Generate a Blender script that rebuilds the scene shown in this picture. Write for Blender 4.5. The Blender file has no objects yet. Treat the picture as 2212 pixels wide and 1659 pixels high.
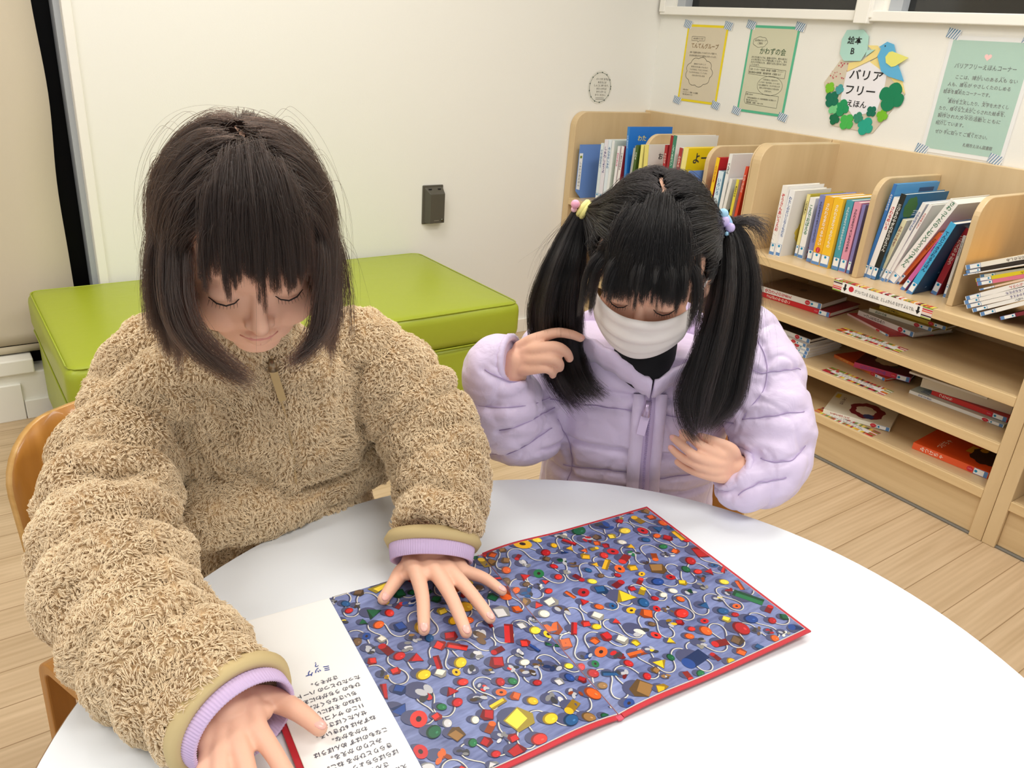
import bpy, bmesh, math, random
import numpy as np
from mathutils import Vector, Matrix, Euler, noise
C = bpy.context.scene.collection
SC = bpy.context.scene
PI = math.pi
random.seed(7); np.random.seed(7)

# ------------------------------------------------------------------ camera, world, light, exposure
cam_d = bpy.data.cameras.new('camera'); cam = bpy.data.objects.new('camera', cam_d); C.objects.link(cam)
cam_d.sensor_fit = 'HORIZONTAL'; cam_d.sensor_width = 36.0
cam_d.lens = 36.0 * 1715.876 / 2212.0
cam_d.clip_start = 0.02; cam_d.clip_end = 60
cam.location = (0, 0, 1.2); cam.rotation_euler = (1.1600084, -0.07122498, -0.6194946)
SC.camera = cam
w = bpy.data.worlds.new('World'); SC.world = w; w.use_nodes = True
w.node_tree.nodes['Background'].inputs[0].default_value = (0.965, 0.985, 1.0, 1)
w.node_tree.nodes['Background'].inputs[1].default_value = 0.62
def area(name, loc, sx, sy, power, col=(1, .992, .978), rot=(0, 0, 0)):
    l = bpy.data.lights.new(name, 'AREA'); l.shape = 'RECTANGLE'; l.size = sx; l.size_y = sy
    l.energy = power; l.color = col
    o = bpy.data.objects.new(name, l); o.location = loc; o.rotation_euler = rot; C.objects.link(o); return o
# ceiling luminaires of the reading room (the panels themselves are built with the ceiling)
LAMPS = [(0.55, 1.75), (0.55, -0.35), (2.0, 0.75), (-1.2, 0.9)]
for i, (x, y) in enumerate(LAMPS):
    area('ceiling_lamp_light', (x, y, 2.555), 1.15, 0.5, 15.5)
SC.view_settings.view_transform = 'Standard'; SC.view_settings.look = 'None'
SC.view_settings.gamma = 1.0; SC.view_settings.use_curve_mapping = False
SC.view_settings.exposure = 0.12

# ------------------------------------------------------------------ helpers
def lin(c):
    return tuple(((v / 255) / 12.92 if v / 255 <= 0.04045 else ((v / 255 + 0.055) / 1.055) ** 2.4) for v in c[:3]) + (1,)
_M = {}
def mat(name, rgb, rough=0.6, metal=0.0, spec=0.4, sheen=0.0, coat=0.0, bump=None, sss=0.0):
    if name in _M: return _M[name]
    m = bpy.data.materials.new(name); m.use_nodes = True
    b = m.node_tree.nodes['Principled BSDF']
    b.inputs['Base Color'].default_value = lin(rgb); b.inputs['Roughness'].default_value = rough
    b.inputs['Metallic'].default_value = metal; b.inputs['Specular IOR Level'].default_value = spec
    if sheen: b.inputs['Sheen Weight'].default_value = sheen
    if coat: b.inputs['Coat Weight'].default_value = coat
    if sss:
        b.inputs['Subsurface Weight'].default_value = sss
        b.inputs['Subsurface Radius'].default_value = (0.012, 0.004, 0.002); b.inputs['Subsurface Scale'].default_value = 1.0
    if bump:
        sc_, st, di = bump; nt = m.node_tree
        tc = nt.nodes.new('ShaderNodeTexCoord'); n = nt.nodes.new('ShaderNodeTexNoise'); n.inputs['Scale'].default_value = sc_
        n.inputs['Detail'].default_value = 4
        bp = nt.nodes.new('ShaderNodeBump'); bp.inputs['Strength'].default_value = st; bp.inputs['Distance'].default_value = di
        nt.links.new(tc.outputs['Object'], n.inputs['Vector']); nt.links.new(n.outputs['Fac'], bp.inputs['Height'])
        nt.links.new(bp.outputs['Normal'], b.inputs['Normal'])
    _M[name] = m; return m
def cm(rgb, rough=0.45):
    return mat('print_%d_%d_%d' % tuple(rgb), rgb, rough)
def wood(name, c1, c2, scale, rough=0.45, coat=0.0, band=1.0):
    """grain: noise stretched by `scale` (x,y,z)"""
    if name in _M: return _M[name]
    m = bpy.data.materials.new(name); m.use_nodes = True; nt = m.node_tree; b = nt.nodes['Principled BSDF']
    tc = nt.nodes.new('ShaderNodeTexCoord'); mp = nt.nodes.new('ShaderNodeMapping'); mp.inputs['Scale'].default_value = scale
    n = nt.nodes.new('ShaderNodeTexNoise'); n.inputs['Scale'].default_value = 1.0; n.inputs['Detail'].default_value = 6; n.inputs['Distortion'].default_value = 0.4
    r = nt.nodes.new('ShaderNodeValToRGB'); r.color_ramp.elements[0].position = 0.32; r.color_ramp.elements[1].position = 0.68
    r.color_ramp.elements[0].color = lin(c1); r.color_ramp.elements[1].color = lin(c2)
    nt.links.new(tc.outputs['Object'], mp.inputs['Vector']); nt.links.new(mp.outputs['Vector'], n.inputs['Vector'])
    nt.links.new(n.outputs['Fac'], r.inputs['Fac']); nt.links.new(r.outputs['Color'], b.inputs['Base Color'])
    b.inputs['Roughness'].default_value = rough
    if coat: b.inputs['Coat Weight'].default_value = coat
    _M[name] = m; return m

class MB:
    """collects shapes into one mesh with several materials"""
    def __init__(s): s.v = []; s.f = []; s.mi = []; s.mats = []; s.sm = []
    def m(s, material):
        if material not in s.mats: s.mats.append(material)
        return s.mats.index(material)
    def add(s, verts, faces, material, M=None, smooth=False):
        o = len(s.v); k = s.m(material)
        s.v += [tuple(M @ Vector(p)) if M is not None else tuple(p) for p in verts]
        s.f += [tuple(i + o for i in f) for f in faces]; s.mi += [k] * len(faces); s.sm += [smooth] * len(faces); return s
    def box(s, a, b, material, M=None, bev=0.0):
        x0, y0, z0 = a; x1, y1, z1 = b
        if bev <= 0:
            V = [(x0,y0,z0),(x1,y0,z0),(x1,y1,z0),(x0,y1,z0),(x0,y0,z1),(x1,y0,z1),(x1,y1,z1),(x0,y1,z1)]
            F = [(0,3,2,1),(4,5,6,7),(0,1,5,4),(1,2,6,5),(2,3,7,6),(3,0,4,7)]
            return s.add(V, F, material, M)
        bm = bmesh.new(); bmesh.ops.create_cube(bm, size=1.0)
        for v in bm.verts: v.co = Vector(((x0+x1)/2+v.co.x*(x1-x0), (y0+y1)/2+v.co.y*(y1-y0), (z0+z1)/2+v.co.z*(z1-z0)))
        bmesh.ops.bevel(bm, geom=bm.edges[:], offset=bev, segments=3, profile=0.5, affect='EDGES')
        return s.bm(bm, material, M, True)
    def bm(s, bm, material, M=None, smooth=False):
        bm.verts.ensure_lookup_table(); bm.verts.index_update()
        V = [tuple(v.co) for v in bm.verts]; F = [tuple(v.index for v in f.verts) for f in bm.faces]; bm.free()
        return s.add(V, F, material, M, smooth)
    def prism(s, poly, h0, h1, material, M=None, axis='z', smooth=False):
        """poly: 2D outline, extruded from h0 to h1 along axis"""
        n = len(poly)
        def P(p, h): return {'z': (p[0], p[1], h), 'y': (p[0], h, p[1]), 'x': (h, p[0], p[1])}[axis]
        V = [P(p, h0) for p in poly] + [P(p, h1) for p in poly]
        F = [tuple(range(n))[::-1], tuple(range(n, 2*n))] + [(i, (i+1) % n, (i+1) % n + n, i + n) for i in range(n)]
        return s.add(V, F, material, M, smooth)
    def tube(s, pts, r, material, n=10, M=None, cap=True):
        pts = [Vector(p) for p in pts]; N = len(pts); V = []; F = []
        rr = r if isinstance(r, (list, tuple)) else [r] * N
        up = None
        for i, p in enumerate(pts):
            t = (pts[min(i+1, N-1)] - pts[max(i-1, 0)]).normalized()
            if up is None: up = t.orthogonal().normalized()
            a = (up - t * up.dot(t)).normalized(); up = a; b = t.cross(a)
            for k in range(n):
                q = 2*PI*k/n; V.append(p + (a*math.cos(q) + b*math.sin(q)) * rr[i])
        for i in range(N-1):
            for k in range(n): F.append((i*n+k, i*n+(k+1) % n, (i+1)*n+(k+1) % n, (i+1)*n+k))
        if cap: F.append(tuple(range(n))[::-1]); F.append(tuple(range((N-1)*n, N*n)))
        return s.add(V, F, material, M, True)
    def build(s, name, parent=None, loc=None, M=None, bevel=0.0, seg=2, auto=True):
        me = bpy.data.meshes.new(name); me.from_pydata(s.v, [], s.f)
        for m_ in s.mats: me.materials.append(m_)
        me.polygons.foreach_set('material_index', s.mi); me.polygons.foreach_set('use_smooth', s.sm); me.update()
        o = bpy.data.objects.new(name, me); C.objects.link(o)
        if parent: o.parent = parent
        if loc: o.location = loc
        if M is not None: o.matrix_local = M
        if bevel:
            md = o.modifiers.new('bevel', 'BEVEL'); md.width = bevel; md.segments = seg; md.limit_method = 'ANGLE'
        return o
def thing(name, label, cat, loc=(0, 0, 0), M=None, group=None):
    o = bpy.data.objects.new(name, None); C.objects.link(o); o.empty_display_size = 0.02
    if M is not None: o.matrix_world = M
    else: o.location = loc
    return tag(o, label, cat, group)
def tag(o, label=None, cat=None, group=None, kind=None):
    if label: o['label'] = label
    if cat: o['category'] = cat
    if group: o['group'] = group
    if kind: o['kind'] = kind
    return o
_T = {}
def glyphs(txt, align='CENTER', bold=0.0, ls=1.0):
    key = (txt, align, bold, ls)
    if key in _T: return _T[key]
    c = bpy.data.curves.new('t', 'FONT'); c.body = txt; c.size = 1.0; c.align_x = align; c.align_y = 'CENTER'; c.resolution_u = 2
    c.space_line = ls; c.offset = bold
    o = bpy.data.objects.new('t', c); C.objects.link(o)
    me = o.to_mesh(); V = [tuple(v.co) for v in me.vertices]; F = [tuple(p.vertices) for p in me.polygons]; o.to_mesh_clear()
    bpy.data.objects.remove(o); bpy.data.curves.remove(c)
    _T[key] = (V, F); return _T[key]
def text(mb, txt, origin, u, v, size, material, align='CENTER', bold=0.0, ls=1.0, width=None, sx=1.0, lift=0.0005):
    """lettering lying in the plane through origin with axes u (reading direction) and v (up)"""
    V, F = glyphs(txt, align, bold, ls)
    if not V: return
    u = Vector(u).normalized(); v = Vector(v).normalized(); n = u.cross(v)
    s = size; x = sx
    if width is not None:
        w0 = max(p[0] for p in V) - min(p[0] for p in V); x = width / (w0 * s) * 1.0
    o = Vector(origin) + n * lift
    mb.add([o + u * (p[0] * s * x) + v * (p[1] * s) for p in V], F, material)
def vert(txt): return '\n'.join(txt)

WHITE = mat('white_paint', (240, 237, 229), 0.7)
BLACK = cm((28, 28, 30)); PAPER = cm((246, 244, 240), 0.6)
MAPLE_Z = wood('maple_upright', (206, 178, 134), (219, 193, 150), (14, 14, 1.6), 0.4)
MAPLE_Y = wood('maple_shelf', (203, 174, 130), (218, 192, 149), (14, 1.6, 40), 0.35)
MAPLE_E = wood('maple_edge', (216, 186, 138), (226, 199, 152), (20, 3, 60), 0.4)
BEECH = wood('orange_beech', (172, 112, 38), (198, 137, 58), (30, 30, 3), 0.35, coat=0.3)
BEECH_E = wood('beech_edge', (196, 146, 72), (214, 168, 98), (3, 3, 90), 0.4, coat=0.2)
# ------------------------------------------------------------------ the room
XR, YB = 2.676, 2.67
def plaster(name, rgb):
    m = mat(name, rgb, 0.75, bump=(260, 0.12, 0.002)); return m
wall_m = plaster('wall_paint', (240, 238, 230))
wb = MB(); wb.box((0.41, YB, 0), (XR + .1, YB + .1, 2.6), wall_m); wb.box((-2.2, YB, 2.35), (0.41, YB + .1, 2.6), wall_m)
wb.box((-2.2, YB + .1, 0), (0.6, YB + .25, 0.15), wall_m)
tag(wb.build('wall_back'), kind='structure')
wr = MB(); wr.box((XR, -1.6, 0), (XR + .1, YB, 1.336), wall_m); wr.box((XR, -1.6, 2.2), (XR + .1, YB, 2.6), wall_m)
tag(wr.build('wall_right'), kind='structure')
# floor: oak planks along X, 0.10 wide
def floor_mat():
    m = bpy.data.materials.new('oak_planks'); m.use_nodes = True; nt = m.node_tree; b = nt.nodes['Principled BSDF']; L = nt.links
    tc = nt.nodes.new('ShaderNodeTexCoord')
    br = nt.nodes.new('ShaderNodeTexBrick'); mp = nt.nodes.new('ShaderNodeMapping'); mp.inputs['Location'].default_value = (0.03, -0.0, 0)
    br.inputs['Scale'].default_value = 1; br.inputs['Brick Width'].default_value = 0.95; br.inputs['Row Height'].default_value = 0.1
    br.inputs['Mortar Size'].default_value = 0.0012; br.offset = 0.37; br.offset_frequency = 1
    br.inputs['Color1'].default_value = (0.2, 0.2, 0.2, 1); br.inputs['Color2'].default_value = (0.8, 0.8, 0.8, 1); br.inputs['Mortar'].default_value = (0.5, .5, .5, 1)
    L.new(tc.outputs['Object'], mp.inputs['Vector']); L.new(mp.outputs['Vector'], br.inputs['Vector'])
    mp2 = nt.nodes.new('ShaderNodeMapping'); mp2.inputs['Scale'].default_value = (1.5, 26, 1)
    ad = nt.nodes.new('ShaderNodeVectorMath'); ad.operation = 'ADD'
    L.new(tc.outputs['Object'], mp2.inputs['Vector']); L.new(mp2.outputs['Vector'], ad.inputs[0])
    sc_ = nt.nodes.new('ShaderNodeVectorMath'); sc_.operation = 'SCALE'; sc_.inputs['Scale'].default_value = 9.0
    L.new(br.outputs['Color'], sc_.inputs[0]); L.new(sc_.outputs[0], ad.inputs[1])
    n1 = nt.nodes.new('ShaderNodeTexNoise'); n1.inputs['Scale'].default_value = 1.2; n1.inputs['Detail'].default_value = 7; n1.inputs['Distortion'].default_value = 0.8
    L.new(ad.outputs[0], n1.inputs['Vector'])
    wv = nt.nodes.new('ShaderNodeTexWave'); wv.wave_type = 'BANDS'; wv.bands_direction = 'Y'; wv.inputs['Scale'].default_value = 0.9; wv.inputs['Distortion'].default_value = 7
    wv.inputs['Detail'].default_value = 3; wv.inputs['Detail Scale'].default_value = 0.6; L.new(ad.outputs[0], wv.inputs['Vector'])
    r = nt.nodes.new('ShaderNodeValToRGB'); e = r.color_ramp.elements
    e[0].position = .3; e[0].color = lin((186, 159, 124)); e[1].position = .65; e[1].color = lin((208, 182, 148))
    mx = nt.nodes.new('ShaderNodeMix'); mx.data_type = 'FLOAT'; mx.inputs[0].default_value = 0.10
    L.new(n1.outputs['Fac'], mx.inputs[2]); L.new(wv.outputs['Fac'], mx.inputs[3]); L.new(mx.outputs[0], r.inputs['Fac'])
    hs = nt.nodes.new('ShaderNodeHueSaturation'); L.new(r.outputs['Color'], hs.inputs['Color'])
    mr = nt.nodes.new('ShaderNodeMapRange'); mr.inputs['To Min'].default_value = .94; mr.inputs['To Max'].default_value = 1.05
    L.new(br.outputs['Color'], mr.inputs['Value']); L.new(mr.outputs[0], hs.inputs['Value'])
    m2 = nt.nodes.new('ShaderNodeMix'); m2.data_type = 'RGBA'; m2.inputs[7].default_value = lin((150, 122, 88))
    L.new(br.outputs['Fac'], m2.inputs[0]); L.new(hs.outputs['Color'], m2.inputs[6]); L.new(m2.outputs[2], b.inputs['Base Color'])
    b.inputs['Roughness'].default_value = 0.42
    return m
fm = floor_mat()
tag(MB().box((-2.2, -1.6, -.05), (XR + .1, YB + .25, 0), fm).build('floor'), kind='structure')
tag(MB().box((-2.2, -1.6, 2.6), (XR + .1, YB + .25, 2.68), WHITE).build('ceiling'), kind='structure')
glow = bpy.data.materials.new('lamp_diffuser'); glow.use_nodes = True
gb = glow.node_tree.nodes['Principled BSDF']; gb.inputs['Emission Color'].default_value = (1, .95, .88, 1); gb.inputs['Emission Strength'].default_value = 2.0
for i, (x, y) in enumerate(LAMPS):
    t = thing('ceiling_light', 'flat rectangular ceiling light panel, ' + ['nearest the back wall', 'above the near side of the table', 'nearest the bookcases', 'furthest to the left'][i], 'ceiling light', (x, y, 2.6), group='ceiling light panels')
    MB().box((-.6, -.28, -.03), (.6, .28, 0), WHITE).build('housing', t)
    MB().box((-.58, -.26, -.036), (.58, .26, -.03), glow).build('diffuser', t)

# windows: high strip of dark night windows in the right wall
glass_m = mat('night_glass', (38, 38, 36), 0.08, spec=0.6)
frame_m = mat('window_frame_paint', (243, 240, 231), 0.45)
grey_m = mat('sash_grey', (176, 180, 184), 0.4)
def window_strip(n, y0, y1):
    e = thing('window_%d' % n, None, None, (0, 0, 0)); tag(e, kind='structure')
    f = MB(); f.box((XR - .028, y0 - .03, 1.336), (XR + .06, y1 + .03, 1.368), frame_m); f.box((XR - .028, y0 - .03, 2.1), (XR + .06, y1 + .03, 2.2), frame_m)
    f.box((XR - .034, y0 - .032, 1.345), (XR + .06, y0, 2.2), frame_m); f.box((XR - .034, y1, 1.345), (XR + .06, y1 + .03, 2.2), frame_m)
    f.build('window_frame', e, bevel=.003)
    s = MB(); s.box((XR + .02, y1 - .03, 1.366), (XR + .05, y1, 2.1), frame_m); s.box((XR + .01, y1 - .075, 1.366), (XR + .05, y1 - .03, 2.1), grey_m)
    s.box((XR + .02, y0, 1.366), (XR + .05, y0 + .03, 2.1), frame_m); s.build('sash', e)
    MB().box((XR + .05, y0, 1.36), (XR + .06, y1, 2.1), glass_m).build('glass', e)
    return e
window_strip(1, 1.738, 2.625); window_strip(2, 0.55, 1.672)
tag(MB().box((XR + .0, -1.6, 1.336), (XR + .1, .515, 2.2), wall_m).build('wall_right_pier'), kind='structure')
# wall between frames
tag(MB().box((XR - .042, 1.680, 1.328), (XR + .06, 1.730, 2.2), frame_m).build('trim_1', bevel=.002), kind='structure')
tag(MB().box((XR, YB - .012, 1.336), (XR + .1, YB, 2.2), wall_m).build('trim_2'), kind='structure')

# tall window at the left with a roller blind
e = thing('window_3', None, None); tag(e, kind='structure')
MB().box((0.388, YB - .012, .15), (0.414, YB + .1, 2.35), frame_m).build('window_frame', e, bevel=.003)
MB().box((0.372, YB + .02, .15), (0.388, YB + .1, 2.35), grey_m).build('sash', e)
MB().box((-2.2, YB + .085, .15), (0.372, YB + .1, 2.35), mat('night_glass_dark', (6, 6, 8), .5, spec=.1)).build('glass', e)
blind_m = mat('blind_fabric', (206, 194, 172), 0.85, bump=(700, 0.2, 0.001))
bl = thing('roller_blind', 'beige fabric roller blind pulled down over the dark window at left', 'blind', (-.9, YB + .045, 2.33))
V = []; F = []; nz = 60
for i in range(nz + 1):
    z = .225 + (2.33 - .225) * i / nz
    xe = .3235 + .006 * math.sin(z * 7.2 + .6) + .002 * math.sin(z * 15)
    for j in range(25):
        x = -2.15 + (xe + 2.15) * j / 24
        V.append((x + .9, (.004 * math.sin(x * 9 + z * 2) * (1 - i / nz)) - .0, z - 2.33))
for i in range(nz):
    for j in range(24): a = i * 25 + j; F.append((a, a + 1, a + 26, a + 25))
b_ = MB(); b_.add(V, F, blind_m, smooth=True); o = b_.build('fabric', bl); md = o.modifiers.new('s', 'SOLIDIFY'); md.thickness = .002
MB().tube([(-1.25, 0, -2.118), (1.222, 0, -2.118)], .011, mat('blind_hem', (214, 200, 176), .7), 12).build('hem_bar', bl)
MB().tube([(-1.25, .015, -.02), (1.25, .015, -.02)], .02, WHITE, 12).build('roller', bl)
tr = MB(); tr.box((-2.2, YB - .012, .150), (.174, YB + .1, .197), frame_m); tr.box((-2.2, YB, .0), (.6, YB + .1, .15), frame_m)
tag(tr.build('trim_3', bevel=.004), kind='structure')
bb = MB()
for a, b in [(-2.2, -1.0), (-1.0, .13), (.1315, XR - .45)]: bb.box((a + .0006, YB - .012, 0), (b - .0006, YB, .118 if b < 1 else .06), frame_m)
tag(bb.build('baseboard_back', bevel=.0015), kind='structure')

# ------------------------------------------------------------------ green bench
green = mat('green_vinyl', (160, 172, 44), 0.38, spec=0.45, bump=(9, 0.12, 0.02))
bn = thing('bench', 'long lime green vinyl box bench against the white wall', 'bench', (.85, 2.31, 0))
def cushion(a, b, r, puff, top):
    bm = bmesh.new(); bmesh.ops.create_cube(bm, size=1)
    for v in bm.verts: v.co = Vector(((a[0]+b[0])/2+v.co.x*(b[0]-a[0]), (a[1]+b[1])/2+v.co.y*(b[1]-a[1]), (a[2]+b[2])/2+v.co.z*(b[2]-a[2])))
    bmesh.ops.bevel(bm, geom=bm.edges[:], offset=r, segments=4, profile=.5, affect='EDGES')
    bmesh.ops.subdivide_edges(bm, edges=[e for e in bm.edges if e.calc_length() > .3], cuts=10, use_grid_fill=True)
    for v in bm.verts:
        u = (v.co.x-a[0])/(b[0]-a[0])*2-1; q = (v.co.y-a[1])/(b[1]-a[1])*2-1
        k = max(0, 1-u*u)*max(0, 1-q*q)
        if top and v.co.z > (a[2]+b[2])/2: v.co.z += puff*k
        v.co.y -= .004*max(0, 1-u*u)*(v.co.y < (a[1]+b[1])/2) * math.sin(9*u)
    return bm
MB().bm(cushion((-.665, -.345, .292), (.665, .345, .415), .03, .012, True), green, smooth=True).build('seat_cushion', bn)
MB().bm(cushion((-.655, -.338, .05), (.655, .342, .29), .022, 0, False), green, smooth=True).build('base_box', bn)
for zz, ins in ((.411, .009), (.297, .003)):
    q = [(-.665+ins, -.345+ins), (.665-ins, -.345+ins), (.665-ins, .345-ins), (-.665+ins, .345-ins)]
    pts = []
    for i, (x, y) in enumerate(q):
        for k in range(4):
            an = [PI*1.5-PI/2, PI*1.5, 0, PI/2][i] + k*PI/6
            pts.append((x+(.03 if x < 0 else -.03)+.03*math.cos(an), y+(.03 if y < 0 else -.03)+.03*math.sin(an), zz))
    MB().tube(pts+[pts[0]], .0022, green, 6).build('piping', bn)
for sx in (-1, 1):
    for sy in (-1, 1): MB().box((sx*.6-.03, sy*.29-.03, 0), (sx*.6+.03, sy*.29+.03, .05), BLACK).build('foot', bn)

# ------------------------------------------------------------------ dark box on the back wall
sw = thing('wall_sensor', 'dark grey plastic box screwed on the white wall above the bench', 'wall box', (1.577, YB, .517))
dk = mat('dark_grey_plastic', (84, 80, 70), .4)
s_ = MB(); s_.box((-.045, -.006, 0), (.045, 0, .148), dk); s_.build('back_plate', sw, bevel=.004)
V = [(-.038,-.004,.004),(.042,-.004,.004),(.042,-.004,.142),(-.038,-.004,.142),(-.024,-.03,.006),(.040,-.03,.006),(.040,-.03,.118),(-.024,-.03,.118)]
s_ = MB(); s_.add(V, [(0,1,5,4),(1,2,6,5),(2,3,7,6),(3,0,4,7),(4,5,6,7),(3,2,1,0)], dk); s_.build('cover', sw, bevel=.002)
for x in (-.018, .022): MB().box((x-.006, -.0165, .132), (x+.006, -.0125, .136), BLACK).build('slot', sw)
MB().tube([(.03, -.03, .018), (.03, -.032, .018)], .005, mat('screw_metal', (120, 118, 105), .35, 1), 14).build('screw', sw)
MB().box((-.006, -.0305, .0155), (.015, -.0298, .0175), mat('plate_mark', (140, 134, 120), .4)).build('mark', sw)

# ------------------------------------------------------------------ bookcases
XF = 2.23; XW = XR
def rounded_profile(x0, x1, z0, z1, r, n=8):
    p = [(x1, z0), (x1, z1)]
    for i in range(n + 1):
        a = PI/2 + PI/2*i/n; p.append((x0 + r + r*math.cos(a), z1 - r + r*math.sin(a)))
    return p + [(x0, z0)]
def bookcase(label, y0, y1, uprights, dividers, shelves=True):
    t = thing('bookcase', label, 'bookcase', (XW, (y0+y1)/2, 0), group='low maple picture book cases')
    T = Matrix.Translation((-XW, -(y0+y1)/2, 0))
    def bld(mb, name, bev=.0025):
        mb.v = [tuple(T @ Vector(p)) for p in mb.v]; return mb.build(name, t, bevel=bev)
    for (a, b) in uprights: bld(MB().prism(rounded_profile(XF, XW-.004, 0.0, .942, .062), a, b, MAPLE_Z, axis='y'), 'side_panel')
    bld(MB().box((XW-.022, y0+.001, .0), (XW-.002, y1-.001, .951), MAPLE_Z), 'back_panel')
    ia, ib = (min(u[1] for u in uprights), max(u[0] for u in uprights))
    for z in (.592, .43, .29, .15):
        mb = MB().box((XF+.012, ia, z-.028), (XW-.022, ib, z), MAPLE_Y); mb.box((XF, ia, z-.028), (XF+.012, ib, z), MAPLE_E); bld(mb, 'shelf', .0018)
    bld(MB().box((XF+.012, ia, .006), (XF+.03, ib, .122), MAPLE_Y), 'plinth')
    bld(MB().box((XF+.004, y0+.002, 0.0), (XF+.02, y1-.002, .006), mat('grey_skirt', (120, 116, 108), .7)), 'floor_strip')
    for y in dividers:
        bld(MB().prism(rounded_profile(XF+.072, XW-.024, .592, .898, .062), y-.009, y+.009, MAPLE_Z, axis='y'), 'divider')
    return t
bookcase('low maple bookcase in the corner, behind the child in lilac', 1.7225, 2.669, [(2.634, 2.669), (1.7225, 1.728)], [2.286, 1.972])
bookcase('low maple bookcase with leaning books above flat piles, right of the child in lilac', .7065, 1.7215, [(1.687, 1.7215), (.7065, .7425)], [1.3135, 1.0105])
bookcase('low maple bookcase cut off by the right edge of the photo', -.31, .7055, [(.670, .7055), (-.31, -.274)], [.3])
# ------------------------------------------------------------------ books
LBL = cm((242, 243, 242)); LBLUE = cm((96, 140, 196)); DOT = cm((20, 140, 190)); REDS = cm((206, 44, 62))
PG = mat('page_edges', (236, 231, 218), .8)
def book(label, M, t, h, d, spine, front, group, title='', tcol=None, tsize=None, back=None, sticker=False, art=None, call=True, hard=True, t2=None, hor=False, name='book'):
    """spine on the local plane x=0, thickness along -y, height along z, pages towards +x"""
    r = thing(name, label, 'book', M=M, group=group)
    bt = .0022 if hard else .0009
    sp = cm(spine); fr = cm(front); bk = cm(back or front)
    c = MB()
    c.box((0, -t, 0), (bt, 0, h), sp)
    c.box((bt, -t, 0), (d, -t+bt, h), fr); c.box((bt, -bt, 0), (d, 0, h), bk)
    n = (-1, 0, 0); u = (0, -1, 0); v = (0, 0, 1)
    tc = cm(tcol or (40, 40, 44))
    if title:
        s = tsize or min(t*.72, .95*(h-.07)/max(1, len(title)))
        zc = h*.9 - s*len(title)*.5 if not hor else h*.6
        if hor: text(c, title, (-.0002, -t/2, zc), (0, 0, -1), (0, -1, 0), s, tc, bold=.01)
        else: text(c, vert(title), (-.0002, -t/2, max(zc, .06+s*len(title)*.5)), u, v, s, tc, ls=.95, bold=.015)
    if t2:
        s2 = t*.5 if len(t2[0])*t*.5 < h*.3 else h*.3/len(t2[0])
        text(c, vert(t2[0]), (-.0002, -t/2, h*t2[2]), u, v, s2, cm(t2[1]), ls=.9)
    nn = Vector((0, -1, 0))
    if art:
        for a in art:
            k = a[0]
            if k == 'text':   # ('text', str, x, z, size, colour)
                text(c, a[1], (a[2]*d, -t, a[3]*h), (1, 0, 0), (0, 0, 1), a[4]*h, cm(a[5]), bold=.02, lift=.0003)
            elif k == 'ell':  # ('ell', x, z, rx, rz, colour)
                V = [(a[1]*d + a[3]*d*math.cos(q*PI/12)*(1+.08*math.sin(q*2.3)), -t-.00025-.00002*art.index(a), a[2]*h + a[4]*h*math.sin(q*PI/12)*(1+.1*math.sin(q*1.7))) for q in range(24)]
                c.add(V, [tuple(range(24))], cm(a[5]))
            elif k == 'box':
                V = [(a[1]*d, -t-.0002-.00002*art.index(a), a[2]*h), (a[3]*d, -t-.0002-.00002*art.index(a), a[2]*h), (a[3]*d, -t-.0002-.00002*art.index(a), a[4]*h), (a[1]*d, -t-.0002-.00002*art.index(a), a[4]*h)]
                c.add(V, [(0, 1, 2, 3)], cm(a[5]))
    c.build('cover', r)
    MB().box((bt, -t+bt, .003), (d-.004, -bt, h-.003), PG).build('page_block', r)
    if call:
        l = MB(); w = t*.94
        l.add([(-.0004, -t/2+w/2, .002), (-.0004, -t/2-w/2, .002), (-.0004, -t/2-w/2, .040), (-.0004, -t/2+w/2, .040)], [(0, 1, 2, 3)], LBLUE)
        w2 = w*.86
        l.add([(-.0006, -t/2+w2/2, .012), (-.0006, -t/2-w2/2, .012), (-.0006, -t/2-w2/2, .039), (-.0006, -t/2+w2/2, .039)], [(0, 1, 2, 3)], LBL)
        l.add([(-.0008, -t/2-min(w2*.30, .0042)*math.cos(q*PI/8), .0335+min(w2*.30, .0042)*math.sin(q*PI/8)) for q in range(16)], [tuple(range(16))], DOT)
        l.build('call_label', r)
    if sticker:
        l = MB(); rr = min(.008, t*.48)
        l.add([(-.0007, -t/2-rr*math.cos(q*PI/12), .050+.009*math.sin(q*PI/12)) for q in range(24)], [tuple(range(24))], REDS)
        text(l, 'えほん', (-.0009, -t/2, .050), (0, 0, -1), (0, -1, 0), rr*.55, cm((250, 200, 200)))
        l.build('round_sticker', r)
    return r
def stand(yt, zt, yb, zb, x0=None, zs=.5925):
    """placement of a standing book from its front spine edge as measured on the plane x = 2.25"""
    k = (1.2-zs)/(1.2-zb); x = 2.25*k
    y0, z0 = yb*k, zs; y1, z1 = yt*k, 1.2-(1.2-zt)*k
    th = math.atan2(-(y1-y0), z1-z0); h = math.hypot(y1-y0, z1-z0)
    return Matrix.Translation((x, y0, z0)) @ Matrix.Rotation(th, 4, 'X'), h, k
g1 = 'standing touch books in the first bay of the middle bookcase'
R0 = dict(group=g1)
def st(label, top, bot, t, d, spine, front, **kw):
    M, h, k = stand(top[0], top[1], bot[0], bot[1])
    return book(label, M, t*k, h, d, spine, front, **kw)
rab = [('ell', .55, .35, .28, .18, (238, 214, 90)), ('ell', .6, .5, .06, .08, (196, 140, 80)), ('ell', .75, .46, .03, .05, (200, 120, 60)), ('text', 'うさぎ', .55, .82, .05, (120, 100, 90))]
st('thin white book, outermost in the bay left of the tall divider', (1.599, .828), (1.6, .6), .020, .2, (242, 240, 236), (240, 238, 234), title='ぞうさんあいうえお', tcol=(210, 60, 70), **R0)
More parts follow.
